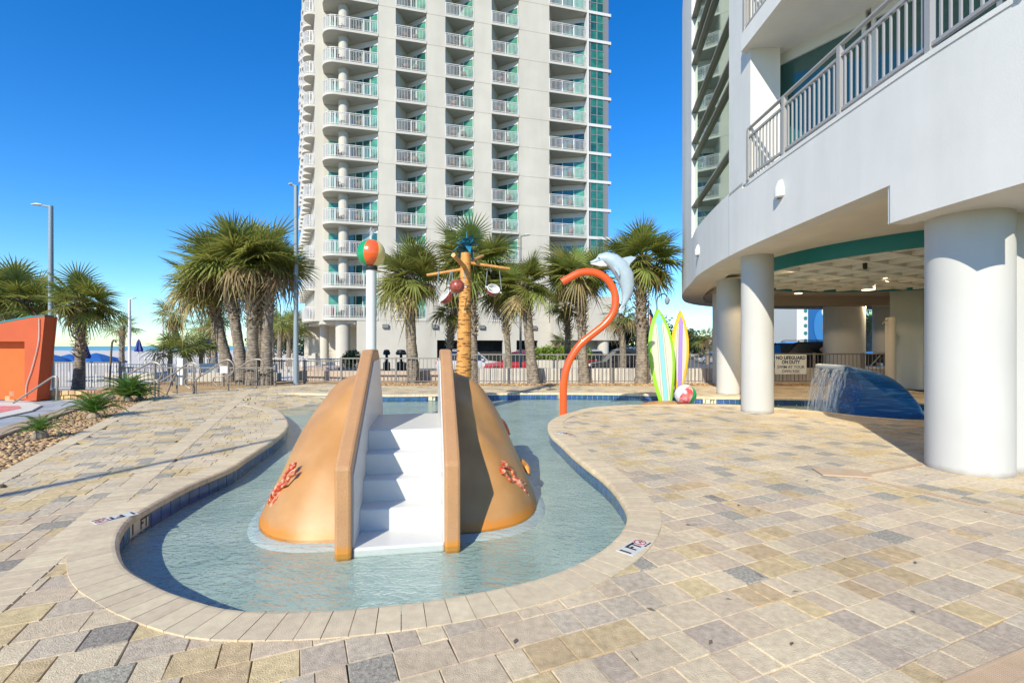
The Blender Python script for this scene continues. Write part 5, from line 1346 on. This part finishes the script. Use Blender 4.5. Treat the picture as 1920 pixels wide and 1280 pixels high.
# ------------------------------------------------------------------ near building with curved front
NB = thing('curved_hotel_building', 'white stucco hotel building on round columns overhanging the deck at the right', 'building', (5, 8, 0))
FCp = [(4.56, 4.25), (4.50, 5.0), (4.48, 5.74), (4.50, 8.03), (4.56, 9.6), (4.73, 11.2), (5.05, 13.1), (5.42, 14.5), (5.96, 16.6), (6.8, 19.2), (7.9, 21.5), (9.6, 23.3), (12.3, 24.5), (16, 25.1), (22, 25.3)]
FC = [Vector((p.x, p.y)) for p in spline([(x, y, 0) for x, y in FCp], .18)]
def fnorm(i):
    t = (FC[min(i+1, len(FC)-1)]-FC[max(i-1, 0)]).normalized(); return Vector((t.y, -t.x))   # inward (to +X)
FN = [fnorm(i) for i in range(len(FC))]
def cidx(y): return min(range(len(FC)), key=lambda i: abs(FC[i].y-y) if FC[i].x < 9 else 99)
def ribbon(i0, i1, z0, z1, o0, o1, name, m, smooth=True, parent=NB):
    m1 = MB(); n = i1-i0+1; vs = []
    for z, o_ in ((z0, o0), (z1, o0), (z1, o1), (z0, o1)):
        for i in range(i0, i1+1): p = FC[i]+FN[i]*o_; vs.append((p.x, p.y, z))
    fs = []
    for r_ in range(4):
        for k in range(n-1): a = r_*n+k; b = ((r_+1) % 4)*n+k; fs.append((a, a+1, b+1, b))
    fs.append((0, n, 2*n, 3*n)); fs.append((n-1, 4*n-1, 3*n-1, 2*n-1))
    m1.add(vs, fs); return m1.build(name, m, parent, smooth=smooth)
iN = cidx(5.74); iP = cidx(9.3); iQ = cidx(10.25); iG = cidx(14.5); iE = len(FC)-1; iW = cidx(16.4)
ribbon(0, iN, 2.85, 4.5, 0, .28, 'fascia_near', M['stucco'])
ribbon(iN, iP+1, 3.30, 4.5, .0, .28, 'fascia', M['stucco'])
ribbon(iP+1, iE, 3.30, 4.62, .0, .28, 'fascia', M['stucco'])
ribbon(0, iP, 4.5, 4.56, -.012, .24, 'ledge', M['stucco'])
for i_ in (iQ,):
    p = FC[i_]-FN[i_]*.002
# soffits
outer = [FC[i]+FN[i]*.28 for i in range(iN, iE+1)]
inner = [FC[i]+FN[i]*.80 for i in range(iN, iE+1)]
m1 = MB(); n = len(outer)
m1.add([(p.x, p.y, 3.30) for p in outer]+[(p.x, p.y, 3.30) for p in inner]+[(p.x, p.y, 3.42) for p in inner], [(k, k+1, n+k+1, n+k) for k in range(n-1)]+[(n+k, n+k+1, 2*n+k+1, 2*n+k) for k in range(n-1)])
m1.build('soffit_edge', M['soffit'], NB)
ins2 = [FC[i]+FN[i]*.70 for i in range(iN, iE+1)]
MB().prism([(4.9, 5.62)]+[(p.x, p.y) for p in ins2]+[(22, 5.62)], 3.42, 3.60).build('soffit', M['soffit'], NB)
MB().prism([(4.60, 4.33), (5.17, 4.75), (6.6, 3.3), (22, 3.3), (22, 5.61), (4.75, 5.61)], 2.856, 4.39).build('soffit_near', M['stucco'], NB)
MB().box(4.5, 4.78, 5.62, 5.745, 2.851, 3.31).build('soffit_step', M['stucco'], NB)
# teal ring and coffers
RC = (10.3, 11.35); RR = 4.3
MB().lathe([(RR-.10, 3.42), (RR-.10, 3.13), (RR+.0, 3.13), (RR, 3.42)], RC, 72).build('teal_ring', M['teal'], NB, smooth=True)
MB().lathe([(.01, 3.245), (RR-.1, 3.245), (RR-.1, 3.42)], RC, 60, cap=False).build('ceiling_disc', mat('ceiling_cream', (.72, .70, .63), .8), NB)
g = MB(); k = -RR
i = 0
cm_ = mat('ceiling_beam_cream', (.78, .76, .70), .8)
cr_ = math.cos(R(27)); sr_ = math.sin(R(27))
while k < RR-.1:
    h = math.sqrt(max(0, (RR-.12)**2-k*k))
    if h > .3:
        for q_, zz_ in ((0, 3.150), (1, 3.153)):
            b_ = MB(); b_.T = Matrix.Translation((RC[0], RC[1], 0)) @ Matrix.Rotation(R(27+90*q_), 4, 'Z'); b_.box(-h, h, k-.045, k+.045, zz_, 3.246); b_.build('coffer_beam', cm_, NB)
    k += .74
MB().prism([(8.2, 18.6), (22, 18.2), (22, 18.7), (8.4, 19.1)], 2.95, 3.42).build('ceiling_beam', mat('brown_beam', (.32, .27, .22), .8), NB)
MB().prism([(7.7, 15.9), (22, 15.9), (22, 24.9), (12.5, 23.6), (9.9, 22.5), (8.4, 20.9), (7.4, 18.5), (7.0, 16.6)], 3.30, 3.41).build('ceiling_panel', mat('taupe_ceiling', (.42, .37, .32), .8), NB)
# columns
def column(cx, cy, r_, z1, label=None, z0=0, name='column'):
    return MB().lathe([(r_*1.0, z0), (r_, z1)], (cx, cy), 40).build(name, M['column'], NB, smooth=True)
column(5.18, 5.45, .38, 2.86); column(5.22, 10.22, .315, 3.31); column(6.30, 13.95, .33, 3.31); column(7.62, 17.4, .33, 3.43)
column(13.9, 20.1, .74, 3.31, z0=-.6); column(17.4, 22.5, .42, 3.31, z0=-.6); column(14.9, 14.2, .33, 3.31, z0=-.6)
MB().prism([(12.2, 15.5), (13.0, 15.2), (17, 15.2), (17, 18), (14.2, 18)], 0, 3.425).build('stair_core', M['column'], NB)
MB().box(5.50, 9.5, 5.28, 5.58, 0, 2.86).build('end_wall', M['column'], NB)
MB().box(5.44, 5.50, 5.24, 5.34, 0, 2.86).build('door_jamb', M['lamp_grey'], NB)
# pier and glass wall above
ribbon(iP-1, iQ, 4.56, 14.2, .0, .55, 'pier', M['stucco'], smooth=True)
ribbon(iG, iW, 4.62, 14.2, .0, .5, 'end_pier', M['stucco'])
ribbon(iW, iE, 4.62, 14.2, .02, .5, 'side_wall', M['stucco'])
mz = [5.56, 7.0, 7.48, 8.4, 9.85, 10.33, 11.25, 12.7, 13.18]
lv = [4.62]+mz+[14.2]
ga, gb = FC[iQ]+FN[iQ]*.03, FC[iG]+FN[iG]*.03; gd = gb-ga; gL = gd.length; gT = Matrix.Translation((ga.x, ga.y, 0)) @ Matrix.Rotation(math.atan2(gd.y, gd.x), 4, 'Z')
for a_, b_ in zip(lv, lv[1:]):
    if b_ < 14.0: m1 = MB(); m1.T = gT; m1.box(0, gL, -.06, .03, b_-.026, b_+.026); m1.build('mullion', M['window_frame'], NB)
    for q_ in range(4):
        m1 = MB(); m1.T = gT; m1.box(gL*q_/4+.004, gL*(q_+1)/4-.004, -.075, -.055, a_, b_); m1.build('glass_pane', M['mirror_glass'], NB)
MB().prism([(5.6, 10.3), (6.0, 14.6), (6.8, 17), (9, 22), (22, 24.6), (22, 3.3), (8.9, 3.3), (8.9, 3.8), (5.75, 9.0)], 4.58, 14.2).build('building_body', M['stucco'], NB)
MB().prism([(p.x, p.y) for p in [FC[i]+FN[i]*.2 for i in range(0, iE+1, 3)]]+[(22, 24.9), (22, 3.3), (6.6, 3.3), (5.17, 4.75)], 4.40, 4.52).build('floor_slab', M['stucco'], NB)
# recessed balcony walls and doors, three storeys
gl = [(5.12, 9.50), (8.6, 3.9)]
d_ = Vector((gl[1][0]-gl[0][0], gl[1][1]-gl[0][1])); Lg = d_.length; d_ /= Lg
for k in range(3):
    zf = 4.52+2.85*k; zc = zf+2.53
    for j in range(4):
        a = Vector(gl[0])+d_*(.08+j*Lg/4); b = Vector(gl[0])+d_*((j+1)*Lg/4)
        nrm = Vector((d_.y, -d_.x)); 
        if nrm.x > 0: nrm = -nrm
        T = Matrix.Translation((a.x, a.y, 0)) @ Matrix.Rotation(math.atan2(d_.y, d_.x), 4, 'Z'); ww = (b-a).length
        fr = MB(); fr.T = T; fr.box(0, ww, -.05, .05, zc-.22, zc); fr.box(0, .06, -.05, .05, zf, zc-.22); fr.box(ww-.06, ww, -.05, .05, zf, zc-.22); fr.box(.06, ww-.06, -.05, .05, zf, zf+.07)
        o = fr.build('door_frame', M['white'], NB)
        g_ = MB(); g_.T = T; g_.box(.05, ww-.05, -.01, .01, zf+.06, zc-.21); g_.build('door_pane', M['dark_glass'], o)
    if k > 0:
        pol = [(4.40, 4.2), (4.40, 9.22), (5.3, 9.7), (8.8, 4.2), (8.8, 3.3), (6.6, 3.3), (5.17, 4.75)]
        MB().prism(pol, zf-.33, zf).build('balcony_slab', M['stucco'], NB)
# recess side wall
MB().prism([(4.56, 9.28), (5.13, 9.52), (5.4, 9.9), (4.7, 9.9)], 4.53, 12.9).build('recess_wall', M['stucco'], NB)
# balcony railings
for k in range(3):
    zf = 4.56+(2.82*k if k else 0); xr = 4.53 if k == 0 else 4.46
    y0_, y1_ = 4.2, 9.2; L = y1_-y0_
    rl = MB().tube([(xr, y0_, zf+.98), (xr, y1_, zf+.98)], .032, 12).build('handrail', M['alu'], NB, smooth=True)
    MB().box(xr-.022, xr+.022, y0_, y1_, zf+.80, zf+.84).build('upper_rail', M['alu'], NB)
    MB().box(xr-.022, xr+.022, y0_, y1_, zf+.06, zf+.10).build('lower_rail', M['alu'], NB)
    pk = MB().box(-.011, .011, -.011, .011, zf+.10, zf+.80).mesh('picket', M['alu']); po = MB().box(-.035, .035, -.035, .035, zf, zf+.96).mesh('post', M['alu'])
    ys = [9.18, 7.98, 6.62, 5.2, 4.22]
    for y in ys: inst('post', po, NB, (xr-5, y-8, 0))
    y = y1_-.10
    while y > y0_:
        if min(abs(y-q) for q in ys) > .05: inst('picket', pk, NB, (xr-5, y-8, 0))
        y -= .112
# sconces
for (px, py, w_) in ((1468, 356, .10), (1310, 470, .10)):
    # find the point on the fascia curve at this px
    r_ = (px-960)/F; i_ = min(range(iN, iW), key=lambda i: abs(FC[i].x/FC[i].y-r_)); p = FC[i_]; n2 = -FN[i_]; zc = PZ(py, p.y)
    m1 = MB(); m1.T = Matrix.Translation((p.x, p.y, zc)) @ Matrix.Rotation(math.atan2(n2.y, n2.x)-math.pi/2, 4, 'Z')
    vs = []; n = 10
    for z, s in ((-.14, .06), (-.12, .10), (.02, .10), (.15, .045), (.17, .0)):
        for k in range(n+1): a = math.pi*k/n; vs.append((s*1.05*math.cos(a), s*math.sin(a), z))
    fs = [(j*(n+1)+k, j*(n+1)+k+1, (j+1)*(n+1)+k+1, (j+1)*(n+1)+k) for j in range(4) for k in range(n)]; m1.add(vs, fs); m1.build('wall_sconce', M['white'], NB, smooth=True)
# vertical expansion joint
p = FC[iQ]; MB().box(p.x-.004, p.x+.02, p.y-.006, p.y+.006, 3.31, 4.6).build('joint', M['lamp_grey'], NB)
# ceiling lights
for i, (px, py, zc) in enumerate(((1477, 502, 3.24), (1661, 521, 3.24), (1497, 550, 3.29), (1638, 561, 3.29), (1540, 515, 3.24))):
    Y = (zc-CAMH)*F/(HOR-py); x = PX(px, Y)
    o = MB().lathe([(.11, zc-.012), (.12, zc)], (x, Y), 16).build('downlight', M['gold_lamp'], NB)
    L_ = bpy.data.lights.new('downlight_lamp', 'SPOT'); L_.energy = 170; L_.color = (1, .78, .5); L_.spot_size = R(150); L_.shadow_soft_size = .1
    lo_ = bpy.data.objects.new('downlight_lamp', L_); COL.objects.link(lo_); lo_.location = (x, Y, zc-.05)
Y = 13.2; cl_ = thing('drum_light', 'round white ceiling drum light glowing warm under the building', 'ceiling light', (PX(1628, Y), Y, 3.0))
MB().lathe([(.16, PZ(534, Y)), (.16, PZ(543, Y))], (PX(1628, Y), Y), 20).build('shade', M['white'], cl_); MB().lathe([(.145, PZ(543.6, Y)), (.15, PZ(543, Y))], (PX(1628, Y), Y), 20).build('lens', M['gold_lamp'], cl_)
MB().tube([(PX(1628, Y), Y, PZ(534, Y)), (PX(1628, Y), Y, 3.3)], .02, 6).build('stem', M['white'], cl_)
Y = 10.6; single('security_camera', MB().lathe([(.03, -.16), (.045, -.12), (.045, 0)], n=10), M['black'], 'small black camera hanging from the coffered ceiling', 'camera', (0, 0, 0)).location = (PX(1622, Y), Y, 3.245)
# shower post
Y = 14.6; sh = thing('shower_post', 'thick beige shower post with a hooked head behind the wave fountain', 'shower', (PX(1670, Y), Y, 0))
MB().lathe([(.135, 0), (.135, 2.2), (.12, 2.26), (.02, 2.27)], (PX(1670, Y), Y), 18).build('post', mat('beige_post', (.42, .36, .29), .6), sh, smooth=True)
MB().tube(spline([P(1664, 601, Y-.15), P(1658, 602, Y-.15), P(1655, 607, Y-.15)], .05), .02, 6).build('shower_head', M['steel'], sh, smooth=True)
tp = single('gate_post', MB().lathe([(.05, 0), (.05, 1.45), (.08, 1.5), (.02, 1.6)], n=10), M['black'], 'dark gate post with a finial right of the shower post', 'post', (0, 0, 0)); tp.location = (PX(1716, 16.5), 16.5, 0)

# ------------------------------------------------------------------ cars
def car(px, Y, L, H, paint, label, rz=0, suv=True, roof=None, zg=-.87, flip=False):
    t = thing('parked_car', label, 'car', (PX(px, Y), Y, zg), rz+(math.pi if flip else 0), local=True, group='cars parked beyond the fence'); hw = .91
    belt = H*.58; x0, x1 = -L/2, L/2
    # stations: x, zbottom, ztop(belt line / hood)
    body = [(x0, .42, belt*.72, .80), (x0+.08, .30, belt*.86, .88), (x0+.9, .26, belt*.97, hw), (x0+1.25, .25, belt, hw), (x1-.9 if not suv else x1-.35, .25, belt*1.02, hw), (x1-.06, .30, belt*.98, .87), (x1, .42, belt*.88, .80)]
    m1 = MB(); vs = []
    for x, a, b, wv_ in body:
        vs += [(x, -wv_*.93, a), (x, -wv_, (a+b)/2), (x, -wv_*.95, b-.03), (x, -wv_*.85, b), (x, wv_*.85, b), (x, wv_*.95, b-.03), (x, wv_, (a+b)/2), (x, wv_*.93, a)]
    fs = [(i*8+k, i*8+(k+1) % 8, (i+1)*8+(k+1) % 8, (i+1)*8+k) for i in range(len(body)-1) for k in range(8)]+[tuple(range(8)), tuple(range(len(body)*8-1, len(body)*8-9, -1))]
    fs = [tuple(reversed(f)) for f in fs]; m1.add(vs, fs); m1.build('body', paint, t, smooth=True)
    # greenhouse
    b0, b1 = x0+1.15, (x1-.12 if suv else x1-.75); r0, r1 = x0+1.95, (x1-.5 if suv else x1-1.35)
    g_ = MB(); g_.add([(b0, -.80, belt-.02), (b0, .80, belt-.02), (b1, .80, belt-.02), (b1, -.80, belt-.02), (r0, -.87, H-.07), (r0, .62, H-.07), (r1, .64, H-.07), (r1, -.64, H-.07)], [(0, 3, 2, 1), (4, 5, 6, 7), (0, 1, 5, 4), (1, 2, 6, 5), (2, 3, 7, 6), (3, 0, 4, 7)])
    g_.build('windows', M['car_glass'], t)
    MB().add([(r0-.06, -.64, H-.07), (r0-.06, .64, H-.07), (r1+.06, .66, H-.07), (r1+.06, -.66, H-.07), (r0+.25, -.52, H), (r0+.25, .52, H), (r1-.1, .54, H), (r1-.1, -.54, H)], [(0, 3, 2, 1), (4, 5, 6, 7), (0, 1, 5, 4), (1, 2, 6, 5), (2, 3, 7, 6), (3, 0, 4, 7)]).build('roof', roof or paint, t)
    for s in (-1, 1):
        for (xa, xb_) in ((b0, r0), (b0+(b1-b0)*.45, r0+(r1-r0)*.42), (b0+(b1-b0)*.75, r0+(r1-r0)*.75), (b1, r1)):
            MB().tube([(xa, s*.805, belt-.02), (xb_, s*.65, H-.06)], .035, 5).build('pillar', roof or paint, t)
        if suv: MB().tube([(r0+.2, s*.55, H+.0), (r0+.3, s*.55, H+.06), (r1-.3, s*.55, H+.06), (r1-.2, s*.55, H)], .018, 5).build('roof_bar', M['rim'], t)
        MB().box(b0+.25, b0+.42, s*.95-.08, s*.95+.08, belt-.02, belt+.13).build('mirror', paint, t, bevel=.02)
        for xw in (x0+.85, x1-.85):
            w_ = MB(); w_.T = Matrix.Translation((xw, s*.82, .34)) @ Matrix.Rotation(R(90), 4, 'X'); w_.lathe([(.24, -.11), (.34, -.10), (.35, 0), (.34, .10), (.24, .11)], n=20); o = w_.build('wheel', M['tyre'], t, smooth=True)
            w_ = MB(); w_.T = Matrix.Translation((xw, s*.90, .34)) @ Matrix.Rotation(R(90), 4, 'X'); w_.lathe([(.22, -.045), (.22, .045)], n=16); w_.build('rim', M['rim'], o)
        MB().box(x0-.005, x0+.22, s*.66-.17, s*.66+.17, belt*.68, belt*.84).build('headlight', M['headlight'], t, bevel=.03)
        MB().box(x1-.12, x1+.01, s*.72-.10, s*.72+.10, belt*.72, belt*.94).build('taillight', M['red'], t, bevel=.02)
    return t
def paint(n, c): return mat(n, c, .28, spec=.6, coat=1.0, metal=.1)
pr_, pg_, pb_, ps_ = paint('red_car_paint', (.36, .01, .015)), paint('silver_car_paint', (.50, .50, .50)), paint('black_car_paint', (.03, .03, .035)), paint('grey_car_paint', (.30, .29, .28))
car(882, 34, 4.7, 1.72, pg_, 'silver SUV behind the fence right of the bucket tree', rz=R(4), zg=-.62, flip=True)
car(976, 32.5, 4.8, 1.66, pr_, 'dark red car behind the thick grey palm trunk', rz=R(-5), zg=-.62)
car(1078, 34.5, 4.6, 1.72, pr_, 'red SUV with a white roof right of the thick palm trunk', roof=pg_, rz=R(6), zg=-.62)
car(1168, 31.5, 4.9, 1.80, pb_, 'black SUV behind the palm beside the green surfboard', rz=R(5), zg=-.62)
car(1490, 21.6, 4.8, 1.88, pb_, 'black SUV seen under the building beside the sign', zg=-.3, rz=R(6))
car(1640, 22.2, 4.6, 1.42, ps_, 'grey car seen under the building right of the luggage cart', suv=False, zg=-.3, rz=R(12))
car(1340, 60, 4.6, 1.5, ps_, 'distant grey car beyond the yellow surfboard', suv=False)
# hedge
def leafball(mb_, c, r_, n, size, rs, sc=(1, 1, 1)):
    for _ in range(n):
        v = Vector((rs.gauss(0, 1), rs.gauss(0, 1), rs.gauss(0, 1))).normalized()*r_*rs.uniform(.55, 1.05); p = Vector(c)+Vector((v.x*sc[0], v.y*sc[1], v.z*sc[2]))
        a = Vector((rs.gauss(0, 1), rs.gauss(0, 1), rs.gauss(0, 1))).normalized(); b = a.cross(Vector((rs.gauss(0, 1), rs.gauss(0, 1), rs.gauss(0, 1)))).normalized()
        s = size*rs.uniform(.6, 1.3); mb_.add([p-a*s, p+b*s*.5, p+a*s, p-b*s*.5], [(0, 1, 2, 3)])
rs = random.Random(3); m1 = MB()
for k in range(9): leafball(m1, (PX(1005+k*11, 29), 29+rs.uniform(-.4, .4), PZ(662, 29)+.05*rs.gauss(0, 1)), .55, 520, .07, rs, (1, .8, .8))
tag(m1.build('hedge', M['leaf_bright'], org=(PX(1050, 29), 29, -.6)), 'clipped bright green hedge behind the parked cars', 'hedge')
wallbox(PX(1000, 29), PX(1098, 29), 28.4, 29.4, -.6, .55, 'low planter wall under the hedge', M['tower'], name='planter')
def tree(px, Y, zc, r_, leafm, label, n=2200, z0=-.87, tr=.2, size=.16, sc=(1.2, 1, .8)):
    x = PX(px, Y); t = thing('tree', label, 'tree', (x, Y, z0), group='trees beyond the car park'); rs = random.Random(int(px))
    MB().tube([(x, Y, z0), (x+.1, Y, zc*.5), (x, Y, zc)], [tr, tr*.8, tr*.4], 8).build('trunk', M['bark'], t)
    m1 = MB()
    for k in range(9):
        a = rs.uniform(0, 6.28); c = (x+math.cos(a)*r_*.6*sc[0]*rs.random(), Y+math.sin(a)*r_*.6*rs.random(), zc+rs.uniform(-.45, .45)*r_)
        leafball(m1, c, r_*rs.uniform(.35, .6), n//9, size, rs, sc)
        MB().tube([(x, Y, zc*.6), c], [tr*.3, .03], 5).build('limb', M['bark'], t)
    m1.build('crown', leafm, t)
tree(1480, 60, 3.2, 3.4, M['leaf_bright'], 'bright yellow-green tree seen past the column under the building')
tree(1452, 64, 3.0, 2.6, M['leaf_bright'], 'lower bright green bush at the column edge', n=1500)
tree(1638, 55, 4.2, 3.3, M['leaf_bright'], 'tall yellowish tree between the inner columns')
tree(1655, 52, 2.2, 2.4, M['leaf_dark'], 'dark tree under the yellowish one')
for i, (px, Y, zc, r_) in enumerate(((1135, 60, 2.2, 3.2), (1165, 66, 2.8, 3.4), (1200, 58, 2.6, 3.0), (1238, 70, 3.0, 3.6), (1292, 75, 2.7, 2.6), (1310, 70, 1.4, 2.2))):
    tree(px, Y, zc, r_, M['leaf_dark'], ['dark tree right of the tower podium', 'dark tree behind the pale palm trunk', 'dark tree behind the woven palm', 'dark tree behind the green surfboard', 'dark tree right of the yellow surfboard', 'low dark shrub by the far palm'][i], n=1800, size=.2)
tree(540, 75, 3.0, 5.0, M['leaf_dark'], 'dark tree behind the far palms left of the tower', n=2600, size=.25)
tree(505, 85, 2.0, 4.0, M['leaf_dark'], 'dark low tree behind the far palms', n=2000, size=.25)
# far buildings
def block(px0, px1, py0, Y, dpt, m, label, z0=-.87, wins=0, name='building'):
    x0, x1 = PX(px0, Y), PX(px1, Y); z1 = PZ(py0, Y); t = thing(name, label, 'building', ((x0+x1)/2, Y, z0))
    MB().box(x0, x1, Y, Y+dpt, z0, z1).build('wall', m, t)
    MB().box(x0-.2, x1+.2, Y-.2, Y+dpt, z1, z1+.25).build('roof', M['lowwall'], t)
    for r_ in range(wins):
        n = max(1, int((x1-x0)/2.2))
        for k in range(n): xx = x0+(k+.3)*(x1-x0)/n; MB().box(xx, xx+(x1-x0)/n*.5, Y-.05, Y, z0+.9+2.8*r_, z0+2.3+2.8*r_).build('window', M['dark_glass'], t)
block(1132, 1165, 608, 85, 12, mat('blue_building', (.05, .13, .25), .5), 'far dark blue glass building beyond the podium', wins=2)
block(1290, 1345, 640, 95, 10, M['tower'], 'far low cream building beyond the yellow surfboard', wins=1)
block(1300, 1337, 632, 110, 10, mat('terracotta', (.50, .16, .05), .8), 'far low building with orange roof band')
block(1440, 1500, 637, 85, 12, M['lowwall'], 'far low grey roofed shop under the building', wins=1)
# striped attraction building with blue waves
Y = 42; ab = thing('mural_building', 'white and blue mural building with teal dots seen between the columns', 'building', (PX(1520, Y), Y, -.87))
MB().box(PX(1494, Y), PX(1515, Y), Y, Y+4, -.87, PZ(548, Y)).build('white_panel', M['white'], ab)
MB().box(PX(1515, Y), PX(1549, Y), Y-.1, Y+4, -.87, PZ(548, Y)).build('blue_panel', mat('mural_blue', (.01, .10, .30), .5), ab)
for k in range(7):
    c = P(1510.5, 638-14*k, Y-.06); m1 = MB(); m1.T = Matrix.Translation(c) @ Matrix.Rotation(R(90), 4, 'X'); m1.lathe([(.13*0+.14, -.03), (.14, .03)], n=16); m1.build('teal_dot', M['teal'], ab)
def blob(px, py, rx, rz_, m, dy):
    m1 = MB(); m1.T = Matrix.Translation(P(px, py, Y-dy)) @ Matrix.Diagonal((rx, 1, rz_, 1)) @ Matrix.Rotation(R(90), 4, 'X'); m1.lathe([(1, -.03), (1, .03)], n=28); m1.build('wave_shape', m, ab)
blob(1542, 612, .75, 1.5, mat('mural_mid_blue', (.03, .17, .42), .5), .15); blob(1552, 612, .45, 1.2, mat('mural_mauve', (.35, .25, .28), .5), .21); blob(1548, 585, .35, .45, M['white'], .19)
Y = 120; tt2 = thing('blue_tower', 'slender blue pylon with a pale top beyond the car park', 'tower', (PX(1464, Y), Y, -.87))
MB().box(PX(1462.2, Y), PX(1463.2, Y), Y, Y+.5, -.6, PZ(602, Y)).build('leg', mat('pylon_blue', (.03, .15, .40), .5), tt2); MB().box(PX(1465, Y), PX(1466, Y), Y, Y+.5, -.6, PZ(602, Y)).build('leg', mat('pylon_blue2', (.03, .15, .40), .5), tt2)
MB().sphere(P(1464, 598, Y), .5, 10, 8).build('top', M['white'], tt2)
# luggage cart
Y = 20.5; lc = thing('luggage_cart', 'chrome luggage cart piled with bags behind the fence', 'cart', (PX(1565, Y), Y, -.87))
def cb_(a, b): MB().tube([a, b], .02, 8).build('tube', M['steel'], lc, smooth=True)
xa, xb_ = PX(1548, Y), PX(1590, Y)
MB().tube(spline([(xa, Y, -.35), (xa, Y, 1.3), (xa+.15, Y, 1.45), (xb_-.15, Y, 1.45), (xb_, Y, 1.3), (xb_, Y, -.35)], .1), .022, 8).build('hoop', M['steel'], lc, smooth=True)
MB().box(xa-.1, xb_+.1, Y-.3, Y+.3, -.42, -.35).build('platform', M['red'], lc, bevel=.02)
for x in (xa, xb_):
    for yy in (-.25, .25):
        m1 = MB(); m1.T = Matrix.Translation((x, Y+yy, -.52)) @ Matrix.Rotation(R(90), 4, 'X'); m1.lathe([(.1, -.03), (.1, .03)], n=12); m1.build('wheel', M['tyre'], lc)
rs = random.Random(5)
for i, (px, py, r_, m, lab) in enumerate(((1552, 657, .28, mat('mauve_bag', (.30, .24, .27), .8, var=.2, scale=6), 'mauve soft bag on the left of the luggage cart'), (1580, 652, .30, mat('black_bag', (.03, .035, .03), .7, var=.3, scale=6), 'black duffel on top of the luggage cart'), (1566, 665, .25, mat('olive_bag', (.10, .13, .05), .8), 'olive bag in the middle of the luggage cart'))):
    m1 = MB(); c = P(px, py, Y); m1.sphere(c, r_, 16, 10, sc=(1.0, .8, .75))
    for k, v in enumerate(m1.v): m1.v[k] = (v[0]+.03*math.sin(v[2]*17+v[1]*9), v[1]+.03*math.sin(v[0]*13), v[2]+.03*math.sin(v[0]*11+1))
    m1.tube([(c[0]-.12, c[1], c[2]+r_*.6), (c[0], c[1], c[2]+r_*1.0), (c[0]+.12, c[1], c[2]+r_*.6)], .015, 5)
    single('bag', m1, m, lab, 'bag', c, smooth=True, group='bags on the luggage cart')
single('suitcase', MB().box(-.24, .24, -.15, .15, 0, .62), M['towel'], 'red suitcase at the foot of the luggage cart', 'suitcase', (0, 0, 0), bevel=.04).location = (PX(1583, Y-.1), Y-.1, -.35)
# grills and bins behind the fence
for i, px in enumerate((725, 752)):
    Y = 24; t = thing('smoker', ['black pedestal grill left of the single palm trunk', 'larger black pedestal grill nearest the single palm trunk'][i], 'grill', (PX(px, Y), Y, -.87)); r_ = .16+.08*i
    MB().lathe([(r_*1.1, -.87), (r_*1.1, .55), (.07, .62), (.07, 1.0)], (PX(px, Y), Y), 14).build('body', M['black'], t)
    MB().lathe([(r_, PZ(665, Y)), (r_*1.15, PZ(662, Y)), (r_*.8, PZ(656, Y)), (.03, PZ(655, Y))], (PX(px, Y), Y), 14).build('cap', M['black'], t)
m1 = MB(); rs = random.Random(9)
for k in range(6): leafball(m1, (PX(655+rs.uniform(-6, 10), 22), 22, PZ(672+rs.uniform(-8, 10), 22)), .35, 260, .05, rs)
tag(m1.build('shrub', M['leaf'], org=(PX(655, 22), 22, -.6)), 'green shrub just left of the slide top behind the fence', 'shrub')
wallbox(PX(560, 26), PX(655, 26), 25.5, 28, -.87, .25, 'raised tan hot tub surround in front of the tower base', mat('tub', (.48, .36, .28), .8, var=.1), name='planter_wall')
# lamp post behind the camera whose shadow falls over the left deck
lp = thing('lamp_post', 'grey lamp post behind the camera throwing its shadow over the left deck', 'lamp post', (-9.62, -5.9, 0))
MB().lathe([(.12, 0), (.12, .1), (.07, .12), (.055, 9.8)], (-9.62, -5.9), 12).build('pole', M['lamp_grey'], lp)
print('OBJECTS', len(bpy.data.objects))
